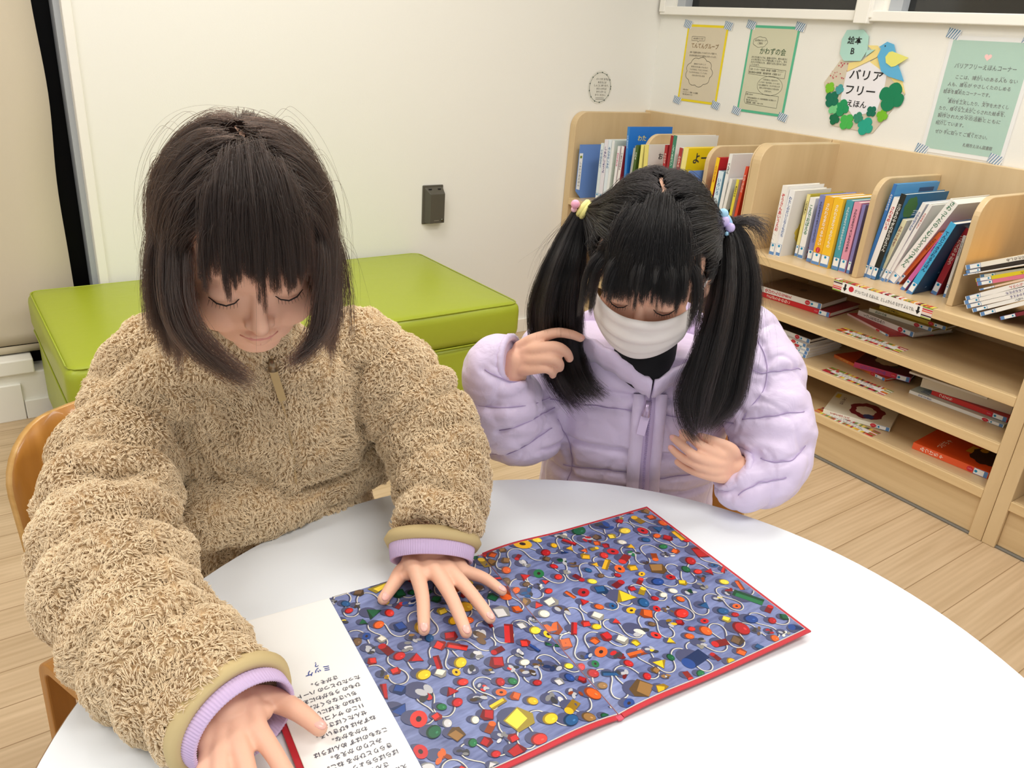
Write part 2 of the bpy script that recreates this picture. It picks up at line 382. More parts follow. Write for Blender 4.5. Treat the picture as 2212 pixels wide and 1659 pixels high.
st('white picture book with a small animal on a yellow bush on its cover', (1.569, .819), (1.577, .603), .020, .2, (240, 240, 240), (232, 230, 226), title='わたしのだいじなともだち', tcol=(80, 110, 170), art=rab, **R0)
st('pale yellow spined book beside the red-striped picture book', (1.503, .817), (1.503, .617), .011, .2, (238, 226, 150), (188, 172, 50), title='これなあに？', tcol=(60, 50, 40), **R0)
st('white book with a red-striped shirt and big black writing on its cover', (1.49, .81), (1.491, .616), .020, .19, (244, 243, 240), (244, 242, 238), title='こえでおぼえる', tcol=(60, 130, 90), art=[('text', 'や', .35, .84, .12, (20, 20, 20)), ('ell', .5, .55, .3, .2, (206, 40, 44)), ('ell', .45, .33, .2, .14, (236, 190, 150)), ('box', .1, .0, .6, .05, (206, 40, 50)), ('box', .1, .09, .6, .13, (206, 40, 50)), ('box', .1, .17, .5, .2, (206, 40, 50))], **R0)
st('lavender blue spined touch book', (1.458, .824), (1.456, .613), .019, .2, (132, 138, 196), (132, 138, 196), title='さわれるまなべるさいこうどうぶつ', tcol=(40, 40, 70), **R0)
st('thick orange-yellow touch book with a red round mark low on the spine', (1.438, .824), (1.438, .609), .030, .21, (240, 178, 40), (236, 182, 60), title='さわれるまなべるやさい', tcol=(255, 250, 235), sticker=True, **R0)
st('thick bright yellow touch book beside the teal one', (1.407, .826), (1.407, .609), .031, .21, (246, 196, 44), (240, 190, 60), title='さわれるまなべるのりもの', tcol=(255, 250, 235), **R0)
st('teal spined touch book', (1.365, .826), (1.364, .612), .023, .21, (72, 158, 178), (80, 160, 180), title='さわれるまなべるみぢかなどうぶつ', tcol=(235, 245, 248), **R0)
st('pink spined touch book next to the tall divider', (1.339, .825), (1.339, .612), .023, .21, (226, 152, 176), (220, 150, 180), title='さわれるまなべるいきもののあか', tcol=(60, 40, 60), **R0)
st('thin violet book squeezed against the tall divider', (1.311, .822), (1.311, .612), .010, .21, (136, 128, 186), (130, 122, 180), **R0)
R0 = dict(group='leaning picture books in the second bay of the middle bookcase')
st('tall blue picture book at the back of the leaning row', (1.233, .897), (1.2575, .617), .010, .25, (58, 120, 190), (84, 158, 214), title='みみをすませば', tcol=(230, 240, 250), art=[('ell', .3, .75, .28, .14, (66, 92, 180)), ('box', .55, .9, .9, .95, (60, 90, 130))], **R0)
st('white book with a red maze title, first of the leaning row', (1.222, .862), (1.248, .617), .017, .2, (244, 242, 240), (230, 228, 225), title='さわるめいろ', tcol=(196, 36, 48), **R0)
st('black spined book with white writing and a blue woodland cover', (1.204, .875), (1.231, .617), .016, .25, (34, 36, 34), (40, 108, 150), title='三びきのやぎのがらがらどん', tcol=(245, 245, 240), art=[('text', '三びきのやぎの', .55, .78, .07, (225, 235, 240)), ('ell', .2, .85, .14, .12, (70, 120, 60)), ('ell', .85, .35, .2, .2, (30, 60, 50)), ('ell', .3, .3, .25, .18, (28, 70, 90))], **R0)
st('small yellow and white book leaning between the black book and the white ones', (1.18, .807), (1.214, .622), .013, .18, (240, 232, 190), (226, 220, 205), title='さわってみよう', tcol=(150, 60, 40), **R0)
st('white book with a small blue mark, leaning second behind the thick one', (1.137, .863), (1.2, .62), .012, .22, (238, 237, 233), (222, 226, 236), title='さかなはさかな', tcol=(70, 90, 160), **R0)
st('white leaning book directly left of the thick animal picture dictionary', (1.118, .862), (1.189, .621), .010, .22, (240, 239, 235), (225, 225, 222), title='さわるめいろ2', tcol=(190, 60, 60), **R0)
st('thick white leaning picture dictionary with green lettering and a pink top', (1.065, .887), (1.182, .623), .027, .23, (244, 243, 238), (236, 233, 224), title='さわってたのしむ✕どうぶつずかん', tcol=(28, 110, 72), tsize=.0155, **R0)
st('thin orange book leaning right of the thick dictionary', (1.07, .795), (1.154, .625), .012, .2, (206, 98, 44), (196, 90, 40), title='ぐりとぐら', tcol=(60, 30, 20), **R0)
st('pink spined book leaning beside the bright blue one', (1.056, .801), (1.134, .612), .013, .2, (214, 104, 170), (210, 120, 180), title='どんなおと', tcol=(60, 50, 120), **R0)
st('bright blue spined book with a dark blue cover', (1.047, .828), (1.114, .607), .017, .24, (70, 172, 220), (26, 66, 110), title='てんじつきさわるえほん', tcol=(25, 60, 100), art=[('ell', .5, .5, .02, .012, (120, 150, 190)), ('ell', .35, .3, .02, .012, (120, 150, 190)), ('ell', .6, .2, .02, .012, (120, 150, 190)), ('ell', .25, .1, .02, .012, (120, 150, 190))], **R0)
st('dark red spined book with white writing', (1.01, .822), (1.046, .625), .018, .2, (164, 40, 52), (140, 32, 44), title='つたえちゃおう', tcol=(235, 215, 205), t2=None, **R0)
st('thin white book against the second tall divider', (1.004, .80), (1.010, .624), .007, .19, (240, 239, 235), (235, 233, 228), title='わたしのともだち', tcol=(60, 60, 60), **R0)

# slumped pile in the third bay
S3 = [((.985,.72),(.852,.784),.013,(240,236,224),(238,188,72),'さわるのたのしみ',(90,70,60),'topmost of the slumped pile in the third bay, with a golden yellow cover'),
 ((.981,.706),(.849,.770),.009,(52,44,40),(60,50,45),'',(200,150,80),'thin dark book second from the top of the slumped pile'),
 ((.983,.6945),(.845,.760),.0035,(238,234,226),(240,236,228),'',(90,90,90),'very thin pale booklet third from the top of the slumped pile'),
 ((.946,.703),(.842,.750),.010,(206,204,196),(200,200,195),'えほんのもり',(90,90,90),'grey-white book fourth from the top of the slumped pile'),
 ((.949,.693),(.84,.745),.010,(222,200,40),(210,190,50),'すてきなさんにん',(90,70,20),'book with a yellow spine and red end in the slumped pile'),
 ((.943,.684),(.837,.736),.0105,(224,120,146),(220,130,150),'',(120,60,80),'pink spined book in the slumped pile'),
 ((.932,.668),(.833,.725),.005,(236,205,180),(235,215,200),'',(120,60,80),'thin peach booklet in the slumped pile'),
 ((.961,.638),(.831,.7185),.0125,(242,240,236),(240,238,236),'どうぶつさん',(190,50,40),'white book with red lettering, just under the peach booklet'),
 ((.961,.626),(.827,.704),.0115,(243,241,237),(240,238,236),'いろいろなかたち',(70,60,130),'white book with a violet title box, upper of two alike'),
 ((.952,.6165),(.824,.692),.011,(243,241,237),(240,238,236),'かずをかぞえる',(70,60,130),'white book with a violet title box, lower of two alike'),
 ((.934,.611),(.821,.681),.0105,(240,240,238),(240,238,236),'ともだちいっぱい',(50,50,60),'white book with blue outlined lettering low in the slumped pile'),
 ((.912,.607),(.818,.668),.011,(245,244,240),(240,238,236),'ひ・かぜ',(30,30,30),'white book with black lettering low in the slumped pile'),
 ((.861,.611),(.79,.655),.010,(120,36,50),(120,36,50),'',(240,238,236),'dark wine red book near the bottom of the slumped pile')]
for i, (a, b, t, sp, fr, ti, tc_, lab) in enumerate(S3):
    k = 1.006; x = 2.27*k
    y0, z0 = a[0]*k, 1.2-(1.2-a[1])*k; y1, z1 = b[0]*k, 1.2-(1.2-b[1])*k
    th = math.atan2(-(y1-y0), z1-z0)
    M = Matrix.Translation((x + (.0 if i != 3 else .01), y0, max(z0, .596))) @ Matrix.Rotation(th, 4, 'X')
    t_ = t
    book(lab, M, t_, .235, .21, sp, fr, 'slumped pile of thin books in the third bay', title=ti, tcol=tc_, hor=True, tsize=t*.7)
# shelved books in the corner bookcase (front edge measured on the same plane)
R0 = dict(group='books standing in the corner bookcase')
def sa(label, yt, zt, yb, zb, t, d, spine, front, **kw):
    M, h, k = stand(yt, zt, yt+(yb-yt)*(zt-.6)/(zt-zb) if zb > .62 else yb, .601)
    return book(label, M, t, h, d, spine, front, **kw)
def index_board(label, yt, zt, x, h, words):
    r = thing('index_board', label, 'divider board', (x, yt, .5925)); bcol = mat('index_blue', (104, 142, 208), .5)
    m_ = MB(); m_.prism([(0, .03), (.03, 0), (.17, 0), (.17, h), (0, h)], -.004, 0, bcol, axis='y'); m_.build('board', r)
    l = MB(); l.add([(.0, -.0045, .04), (.019, -.0045, .035), (.019, -.0045, h-.035), (.0, -.0045, h-.035)], [(0, 1, 2, 3)], LBL)
    l.add([(.004, -.0047, h-.055), (.015, -.0047, h-.055), (.015, -.0047, h-.045), (.004, -.0047, h-.045)], [(0, 1, 2, 3)], cm((130, 150, 50)))
    if words: text(l, vert(words), (.0095, -.0046, (h-.02)/2), (1, 0, 0), (0, 0, 1), .0125, cm((70, 70, 80)), ls=1.05)
    l.build('label_strip', r)
index_board('blue index board with a white strip at the left end of the corner bookcase', 2.612, .8, 2.245, .222, 'しゅわつきえほん')
index_board('blue index board between the books right of the dividing panel, above the child in lilac', 2.0, .8, 2.245, .215, '')
wh = (236, 237, 236)
sa('thin pale blue-white book beside the blue index board', 2.488, .838, 2.487, .628, .018, .16, (222, 232, 236), wh, title='てではなそう', tcol=(70, 110, 170), **R0)
sa('second thin white book from the left in the corner bookcase', 2.468, .855, 2.469, .647, .022, .18, (232, 228, 236), wh, title='しゅわしようよ', tcol=(90, 80, 140), **R0)
sa('thin book with a blue foot beside the pale green one', 2.445, .857, 2.443, .667, .018, .17, (226, 236, 244), (226, 232, 228), title='みんなのしゅわ', tcol=(50, 100, 160), **R0)
sa('pale green and white book with grey squares on the cover', 2.424, .857, 2.425, .667, .014, .19, (234, 236, 236), (214, 224, 212), art=[('box', .3, .6, .75, .66, (90, 90, 90)), ('box', .3, .45, .75, .5, (110, 110, 110))], **R0)
sa('white book with pink lettering left of the big blue book', 2.388, .84, 2.39, .696, .013, .14, (240, 236, 238), wh, title='ゆびであそぼ', tcol=(210, 70, 120), **R0)
sa('white book with red top lettering touching the big blue book', 2.366, .843, 2.371, .718, .014, .14, (238, 232, 230), (180, 60, 70), title='てあそびのほん', tcol=(70, 50, 60), **R0)
sa('tall blue picture book with yellow writing on its cover', 2.347, .918, 2.334, .732, .012, .24, (52, 130, 206), (36, 118, 208), title='てではなそう', tcol=(220, 235, 250), art=[('text', 'わた', .30, .86, .075, (232, 214, 120)), ('text', '手で', .24, .74, .075, (232, 214, 120))], **R0)
sa('small grey rounded board book in front of the big blue one', 2.30, .845, 2.305, .71, .012, .1, (176, 176, 170), (176, 176, 170), **R0)
sa('thin dark green book right of the tall blue one', 2.287, .858, 2.291, .769, .014, .15, (74, 100, 40), (74, 100, 40), title='さわる', tcol=(235, 235, 220), **R0)
sa('thin yellow spined book beside the white one with a green hill', 2.261, .863, 2.26, .774, .015, .16, (236, 226, 130), (232, 222, 140), **R0)
oo = [('text', 'おおき', .48, .83, .10, (24, 24, 24)), ('ell', .5, .58, .42, .10, (60, 140, 66)), ('ell', .6, .48, .36, .12, (40, 110, 50))]
sa('white picture book with brush lettering over a green hill, left one', 2.241, .866, 2.234, .778, .020, .2, (232, 218, 120), (222, 220, 212), art=oo, **R0)
sa('dark red spined book beside the tall green spined one', 2.137, .879, 2.135, .794, .014, .12, (168, 36, 42), (168, 36, 42), title='かたかな', tcol=(240, 225, 215), **R0)
sa('tall wine red spined book', 2.115, .916, 2.116, .80, .014, .22, (150, 28, 36), (210, 206, 200), **R0)
sa('tall white book with a green spine', 2.101, .918, 2.102, .803, .016, .23, (62, 130, 104), (226, 224, 220), title='しろくまのパン', tcol=(220, 240, 230), **R0)
sa('white book with dark lettering left of the bright yellow one', 2.064, .88, 2.066, .798, .015, .1, (170, 50, 50), (232, 230, 225), title='みみずの', tcol=(240, 225, 215), **R0)
sa('bright yellow picture book with large outlined lettering', 2.043, .884, 2.046, .794, .022, .19, (240, 226, 140), (240, 210, 24), art=[('text', 'よーい', .5, .86, .15, (60, 60, 60)), ('ell', .5, .62, .2, .1, (240, 120, 40)), ('ell', .3, .1, .2, .1, (230, 50, 40))], **R0)
sa('red and yellow spined book with a white aeroplane shape on its cover', 1.887, .872, 1.893, .74, .014, .13, (244, 200, 30), (184, 28, 36), title='とべひこうき', tcol=(200, 40, 40), art=[('ell', .6, .7, .05, .12, (240, 225, 225)), ('ell', .6, .72, .22, .03, (240, 225, 225))], **R0)
sa('small white and sky blue book in front of the red and yellow one', 1.868, .83, 1.872, .7, .022, .1, (216, 234, 244), (130, 186, 214), title='いろいろ', tcol=(60, 120, 170), **R0)
sa('large white picture book with sparse black writing', 1.834, .892, 1.84, .72, .014, .23, (236, 236, 234), (228, 229, 228), title='ぺんぎん', tcol=(30, 30, 30), art=[('text', 'う', .6, .8, .12, (90, 90, 90)), ('text', '内田さと', .3, .68, .05, (60, 60, 60))], **R0)
sa('small white picture book with brush lettering over dark green, right one', 1.815, .812, 1.823, .713, .012, .12, (234, 232, 226), (216, 216, 208), art=[('text', 'おお', .5, .78, .12, (24, 24, 24)), ('ell', .5, .35, .45, .2, (36, 84, 66))], **R0)
sa('thin yellow spined book beside the orange-red one', 1.785, .815, 1.79, .71, .011, .12, (232, 216, 70), (236, 234, 226), title='あかちゃん', tcol=(60, 60, 50), **R0)
sa('orange-red spined book at the right end of the corner bookcase', 1.757, .862, 1.767, .712, .011, .16, (224, 74, 44), (214, 60, 40), title='きんぎょがにげた', tcol=(250, 235, 220), **R0)

# flat piles on the lower shelves
def flat(label, L, R, z, t, d, spine, front, group, **kw):
    """L, R: ends of the spine (left, right) on the shelf"""
    h = math.hypot(L[0]-R[0], L[1]-R[1]); yaw = math.atan2(L[1]-R[1], L[0]-R[0]) - PI/2
    M = Matrix.Translation((R[0], R[1], z+.0006)) @ Matrix.Rotation(yaw, 4, 'Z') @ Matrix.Rotation(-PI/2, 4, 'X')
    kw.setdefault('sticker', True)
    return book(label, M, t, h, d, spine, front, group, hor=False, **kw)
G2 = 'books lying on the upper flat shelf'; G3 = 'books lying on the middle flat shelf'; G4 = 'books lying on the lowest shelf'
flat('red and yellow book at the bottom of the pile at the shelf end', (2.322, 1.655), (2.344, 1.386), .43, .017, .2, (206, 40, 46), (140, 26, 40), G2, title='さむがりやのねこ', tcol=(250, 235, 220))
flat('white spined book with a brown cover on top of the red one', (2.317, 1.66), (2.342, 1.422), .448, .019, .185, (240, 238, 234), (128, 100, 74), G2, title='ゆびさんのなまえ', tcol=(206, 50, 56), art=[('ell', .5, .5, .1, .05, (90, 66, 50)), ('text', 'てぶくろ', .5, .7, .05, (100, 50, 40))])
flat('thin pink and red book under the crossed pile', (2.435, 1.379), (2.359, 1.185), .43, .006, .17, (226, 190, 186), (196, 60, 66), G2, title='', call=True)
flat('thick white spined book in the middle of the crossed pile', (2.452, 1.352), (2.412, 1.135), .4365, .016, .185, (242, 238, 232), (196, 190, 180), G2, title='くつしたのひみつ', tcol=(60, 44, 40))
flat('white book with a yellow spine end, second from the top of the crossed pile', (2.47, 1.327), (2.472, 1.112), .4535, .012, .17, (238, 236, 220), (176, 158, 50), G2, title='ねむりひめ', tcol=(40, 90, 60))
flat('dark yellow picture book on top of the crossed pile', (2.495, 1.308), (2.49, 1.079), .466, .012, .16, (206, 180, 66), (132, 112, 30), G2, title='これなあに？', tcol=(40, 36, 20))
for i, (z, tt, dx) in enumerate([(.29, .011, 0), (.3015, .011, .004), (.313, .011, .010), (.3245, .011, .004), (.336, .014, .02)]):
    flat(['lowest white book of the pile at the left end of the middle flat shelf', 'white book second from the bottom of the left pile', 'white book in the middle of the left pile', 'white book second from the top of the left pile', 'white book with a black and orange cover on top of the left pile'][i],
         (2.287+dx, 1.60), (2.287+dx, 1.412-(.012 if i < 3 else .0)), z, tt, .2, (240, 239, 236), (238, 238, 236) if i < 4 else (60, 52, 48), G3, title='さわるえほん' if i != 4 else 'はらぺこなむし', tcol=(200, 60, 60),
         art=None if i < 4 else [('ell', .45, .5, .3, .35, (36, 34, 32)), ('ell', .4, .6, .1, .16, (206, 120, 60)), ('ell', .6, .35, .13, .12, (230, 190, 120))])
flat('orange covered book lying under the purple-red one', (2.392, 1.364), (2.355, 1.154), .29, .010, .17, (226, 120, 60), (196, 70, 26), G3, title='ころころころ', tcol=(240, 220, 120))
flat('purple-red book with a dark cover and round pale mark', (2.345, 1.262), (2.392, 1.096), .301, .017, .17, (196, 64, 104), (90, 22, 34), G3, title='にじいろのうみ', tcol=(110, 80, 160), art=[('ell', .6, .55, .3, .22, (206, 186, 150)), ('box', .3, .3, .55, .42, (60, 50, 44))])
flat('white book lying at the bottom of the right pile', (2.338, 1.064), (2.352, .79), .29, .010, .2, (238, 238, 234), (196, 206, 196), G3, title='かえってきた', tcol=(60, 90, 150), art=[('text', '川', .15, .85, .12, (60, 80, 130))])
flat('red book with white spine writing in the right pile', (2.366, 1.012), (2.372, .793), .301, .015, .18, (206, 52, 50), (190, 44, 44), G3, title='つたえち', tcol=(250, 235, 225))
flat('thick blue-edged album with beige pages in the right pile', (2.352, 1.043), (2.40, .80), .317, .028, .17, (214, 204, 184), (110, 140, 180), G3, call=False, sticker=False)
flat('thin pale book on top of the blue-edged album', (2.348, 1.085), (2.37, .86), .346, .006, .17, (226, 222, 214), (206, 202, 194), G3, call=False, sticker=False)
flat('white picture book with a girl in a dark red hood drawn on its cover', (2.252, 1.274), (2.325, 1.082), .151, .013, .19, (242, 238, 222), (232, 226, 204), G4, title='ぐるぐるアイス', tcol=(190, 60, 50),
     art=[('ell', .45, .42, .36, .26, (126, 30, 44)), ('ell', .45, .44, .2, .15, (236, 226, 206)), ('ell', .22, .36, .1, .08, (60, 70, 120)), ('text', 'はらいみつ', .62, .82, .07, (90, 40, 40)), ('box', .7, .9, .9, .97, (236, 210, 70))])
flat('thick orange picture book with a yellow crown on its cover', (2.284, .984), (2.30, .767), .15, .020, .19, (232, 94, 50), (222, 78, 24), G4, title='みつけちゃ', tcol=(250, 230, 215),
     art=[('text', 'つけちゃ', .40, .72, .10, (250, 220, 205)), ('ell', .55, .18, .35, .22, (60, 34, 26)), ('box', .45, .38, .75, .46, (220, 170, 40)), ('ell', .72, .3, .08, .05, (220, 170, 40))])
flat('black and white patterned book on the shelf at the right edge of the photo', (2.27, .668), (2.27, .5), .29, .02, .2, (236, 236, 236), (60, 60, 60), 'books in the bookcase cut off at the right', title='', sticker=False, call=False)

# striped instruction strips lying on the shelves, and the sign on the shelf edge
STR = [(170, 40, 50), (226, 170, 60), (120, 140, 60), (206, 70, 50), (232, 214, 90), (96, 34, 50), (214, 130, 90), (150, 160, 80), (190, 50, 60), (236, 232, 220)]
def strip(label, x0, x1, y0, y1, z):
    t = thing('shelf_notice', label, 'notice', ((x0+x1)/2, (y0+y1)/2, z+.0004), group='striped notices lying on the shelves')
    L = y0-y1; W = x1-x0; m_ = MB(); m_.box((-W/2, -L/2, 0), (W/2, L/2, .0006), PAPER)
    rnd = random.Random(int(z*1000))
    for s in (-1, 1):
        y = L/2
        while y > -L/2+.004:
            w_ = rnd.uniform(.003, .008); x = (-W/2 if s < 0 else W/2-.016)
            m_.add([(x, y, .0008), (x+.016, y, .0008), (x+.016, max(y-w_, -L/2), .0008), (x, max(y-w_, -L/2), .0008)][::-1], [(0, 1, 2, 3)], cm(rnd.choice(STR))); y -= w_
    for a, b in ((L/2, L/2-.022), (-L/2+.022, -L/2)):
        for q in range(8):
            x = -W/2 + W*q/8; m_.add([(x, a, .0009), (x, b, .0009), (x+W/8, b, .0009), (x+W/8, a, .0009)], [(0, 1, 2, 3)], cm(rnd.choice(STR)))
    text(m_, 'がついている えほんは、', (.007, 0, .0007), (0, -1, 0), (1, 0, 0), .0105, BLACK)
    text(m_, 'としょかんの なかで よんでね。', (-.007, 0, .0007), (0, -1, 0), (1, 0, 0), .0098, BLACK)
    m_.add([(.008+.006*math.cos(q*PI/8), L/2-.034+.006*math.sin(q*PI/8), .001) for q in range(16)], [tuple(range(16))], REDS)
    m_.build('printed_card', t)
strip('striped white notice lying on the shelf in front of the crossed pile of books', 2.246, 2.304, 1.30, 1.085, .43)
strip('striped white notice lying on the middle flat shelf in front of the orange book', 2.242, 2.302, 1.309, 1.091, .29)
strip('striped white notice partly under the book with the red hooded girl', 2.237, 2.292, 1.30, 1.09, .15)
t = thing('shelf_edge_sign', 'long white sign with black arrows stuck on the front edge of the book shelf', 'sign', (XF-.0006, 1.173, .5745))
m_ = MB(); Ls = .158
m_.box((-.0004, -Ls, -.0165), (.0002, Ls, .018), PAPER)
rnd = random.Random(3)
y = Ls
while y > -Ls:
    w_ = rnd.uniform(.004, .009); cl_ = cm(rnd.choice(STR)); y2 = max(y-w_, -Ls)
    m_.add([(-.0003, y, .0182), (-.0003, y2, .0182), (.016, y2-.004, .0187), (.016, y-.004, .0187)], [(0, 1, 2, 3)], cl_)
    m_.add([(-.0006, y, .0145), (-.0006, y2, .0145), (-.0006, y2, .018), (-.0006, y, .018)], [(0, 1, 2, 3)], cl_); y = y2
for a in (Ls, -Ls+.03):
    for q in range(6): m_.add([(-.0007, a, -.0165+q*.0057), (-.0007, a-.03, -.0165+q*.0057), (-.0007, a-.03, -.0165+q*.0057+.0040), (-.0007, a, -.0165+q*.0057+.0040)], [(0, 1, 2, 3)], cm([(170, 180, 90), (70, 40, 50), (236, 210, 200), (226, 110, 90), (200, 50, 60), (150, 170, 70)][q if a < 0 else 5-q]))
for yy in (Ls-.041, -Ls+.041):
    m_.add([(-.0008, yy+.003, .011), (-.0008, yy-.003, .011), (-.0008, yy-.003, -.001), (-.0008, yy-.007, -.001), (-.0008, yy, -.012), (-.0008, yy+.007, -.001), (-.0008, yy+.003, -.001)], [tuple(range(7))], BLACK)
text(m_, 'がついている えほんは、としょかんの なかで よんでね。', (-.0008, -.014, -.002), (0, -1, 0), (0, 0, 1), .0125, BLACK, width=.19)
m_.add([(-.0008, Ls-.062-.0085*math.cos(q*PI/10), .0005+.0085*math.sin(q*PI/10)) for q in range(20)], [tuple(range(20))], REDS)
m_.build('printed_strip', t)

# ------------------------------------------------------------------ posters and paper crafts on the right wall
TB = cm((92, 134, 170)); TW = cm((240, 240, 238))
def tape(parent, y, z, a, w_=.042, h_=.028):
    """blue striped masking tape"""
    M = Matrix.Translation((-.0016, y, z)) @ Matrix.Rotation(a, 4, 'X')
    m_ = MB(); m_.box((-.0003, -w_/2, -h_/2), (0, w_/2, h_/2), TW, M)
    n = 5
    for i in range(n + 1):
        c0 = -w_/2 + w_*i/n - .004; pts = []
        for yy, zz in ((c0+.010, -h_/2), (c0+.0142, -h_/2), (c0+.0042, h_/2), (c0, h_/2)): pts.append((-.0006, max(-w_/2, min(w_/2, yy)), zz))
        m_.add(pts, [(0, 3, 2, 1)], TB, M)
    m_.build('tape', parent)
def lettering(m_, rows, u=(0, -1, 0), v=(0, 0, 1)):
    for (s, y, z, size, width, col) in rows:
        text(m_, s, (-.0018, y, z), u, v, size, cm(col), width=width)
K = (60, 56, 52)
def outline(m_, pts, wd, material, x=-.0018):
    n = len(pts)
    for i in range(n):
        a = Vector(pts[i]); b = Vector(pts[(i+1) % n]); d = (b-a)
        if d.length < 1e-6: continue
        p = Vector((-d.y, d.x)).normalized() * wd
        m_.add([(x, a.x-p.x, a.y-p.y), (x, b.x-p.x, b.y-p.y), (x, b.x+p.x, b.y+p.y), (x, a.x+p.x, a.y+p.y)], [(0, 1, 2, 3), (3, 2, 1, 0)], material)
def cloud(cy, cz, ry, rz, n, amp=.12, N=72):
    return [(cy+ry*(1+amp*abs(math.sin(n*q*PI/N))-amp*.6)*math.cos(2*PI*q/N), cz+rz*(1+amp*abs(math.sin(n*q*PI/N))-amp*.6)*math.sin(2*PI*q/N)) for q in range(N)]
def poster(label, yc, zc, W, H, border, paper, bw, rows, rot=0.0, extra=None, tapes=None, name='poster'):
    t = thing(name, label, 'poster', M=Matrix.Translation((XR-.001, yc, zc)) @ Matrix.Rotation(rot, 4, 'X'))
    m_ = MB(); m_.box((-.001, -W/2, -H/2), (0, W/2, H/2), cm(border)); m_.box((-.0014, -W/2+bw, -H/2+bw), (-.001, W/2-bw, H/2-bw), cm(paper))
    lettering(m_, rows)
    if extra: extra(m_)
    m_.build('printed_sheet', t)
    for (y, z, a) in (tapes or [(W/2, H/2, .2), (-W/2, H/2, .2), (W/2, -H/2, .2), (-W/2, -H/2, .2)]): tape(t, y, z, a)
    return t
def ex1(m_):
    outline(m_, cloud(.01, -.03, .07, .055, 9), .0007, cm(K)); outline(m_, [(.075, .103), (.005, .103), (.005, .088), (.035, .088), (.04, .083), (.043, .088), (.075, .088)], .0005, cm(K))
poster('cream poster with a yellow border and brown title, left of the green bordered one', 2.4, 1.156, .214, .296, (238, 214, 30), (216, 204, 178), .009, [
    ('お話の部屋からのご紹介', .04, .0955, .006, .055, K), ('てんてんグループ', .0, .068, .022, .145, (128, 92, 40)),
    ('絵本・児童書の点訳をしているボランティア団体です。', .0, .043, .008, .145, K), ('また絵本の読みきかせや製作なども行っています。', .0, .031, .008, .145, K),
    ('絵本をてんやくして', .01, .0, .007, .065, K), ('目の見えない方にも楽しんでもらえるよう', .01, -.011, .007, .09, K), ('てんじのえほんは、てでよむことができます。', .01, -.022, .007, .10, K), ('てんじをつけたえほんを、つくっています。', .012, -.033, .007, .10, K), ('えほんをかりたい方は', .01, -.044, .007, .07, K),
    ('お問い合わせ', .068, -.103, .007, .03, K), ('てんてんグループ　事務局　えほん図書館', .04, -.112, .007, .085, K), ('電話 お問い合わせください', .053, -.121, .007, .055, K)], rot=.0, extra=ex1)
def ex2(m_):
    outline(m_, cloud(.055, .098, .033, .018, 7), .0005, cm(K)); outline(m_, [(.085, .012), (-.085, .006), (-.085, -.022), (.085, -.016)], .0005, cm(K))
    outline(m_, cloud(-.025, -.052, .058, .034, 1, 0), .0005, cm(K)); outline(m_, [(.08, -.082), (-.075, -.086), (-.075, -.128), (.075, -.124), (.083, -.112)], .0005, cm(K))
poster('pale poster with a green border and dark green title', 2.072, 1.155, .222, .312, (88, 186, 146), (210, 208, 180), .009, [
    ('拡大写本グループ', .055, .103, .008, .05, K), ('ご案内', .055, .093, .008, .022, K), ('かわずの会', -.01, .066, .026, .118, (40, 84, 44)),
    ('かわずの皆さんでは、普通の文字や、視力の低さに', .0, .044, .008, .165, K), ('より字が見えづらく不便を感じてる方へ、字の', .0, .035, .008, .165, K), ('大きさや字体などを、使用する方に合わせて拡大', .0, .026, .008, .165, K), ('してくれます。', .06, .017, .008, .045, K),
    ('小説・エッセイ・児童書・教科書・料理書・パソコン・', .0, .001, .008, .158, K), ('電化製品の説明書・電話番号簿・広報誌 など', .008, -.010, .008, .15, K),
    ('文字を拡大して読みやすく', -.025, -.032, .007, .07, K), ('した本を「拡大写本」といいます。', -.025, -.042, .007, .095, K), ('えほん図書館では、かわずの会さんが', -.022, -.052, .007, .1, K), ('製作した写本や絵本などの拡大写本', -.025, -.062, .007, .09, K), ('があります。', -.025, -.072, .007, .034, K),
    ('お問い合わせ', .062, -.090, .007, .035, K), ('札幌市社会福祉総合センター 札幌市視聴覚障がい者 情報センター', .0, -.102, .0065, .14, K), ('電話 お問い合わせください', .045, -.111, .007, .055, K), ('開館時間　火曜日　9:00〜17:00', .03, -.119, .007, .08, K)], extra=ex2)
def ex3(m_):
    hp = []
    for q in range(40):
        a = 2*PI*q/40; hp.append((.011*(16*math.sin(a)**3)/16, .118 + .011*(13*math.cos(a)-5*math.cos(2*a)-2*math.cos(3*a)-math.cos(4*a))/16))
    m_.add([(-.002, -p[0]*1.0, p[1]) for p in hp], [tuple(range(40))], cm((250, 200, 196)))
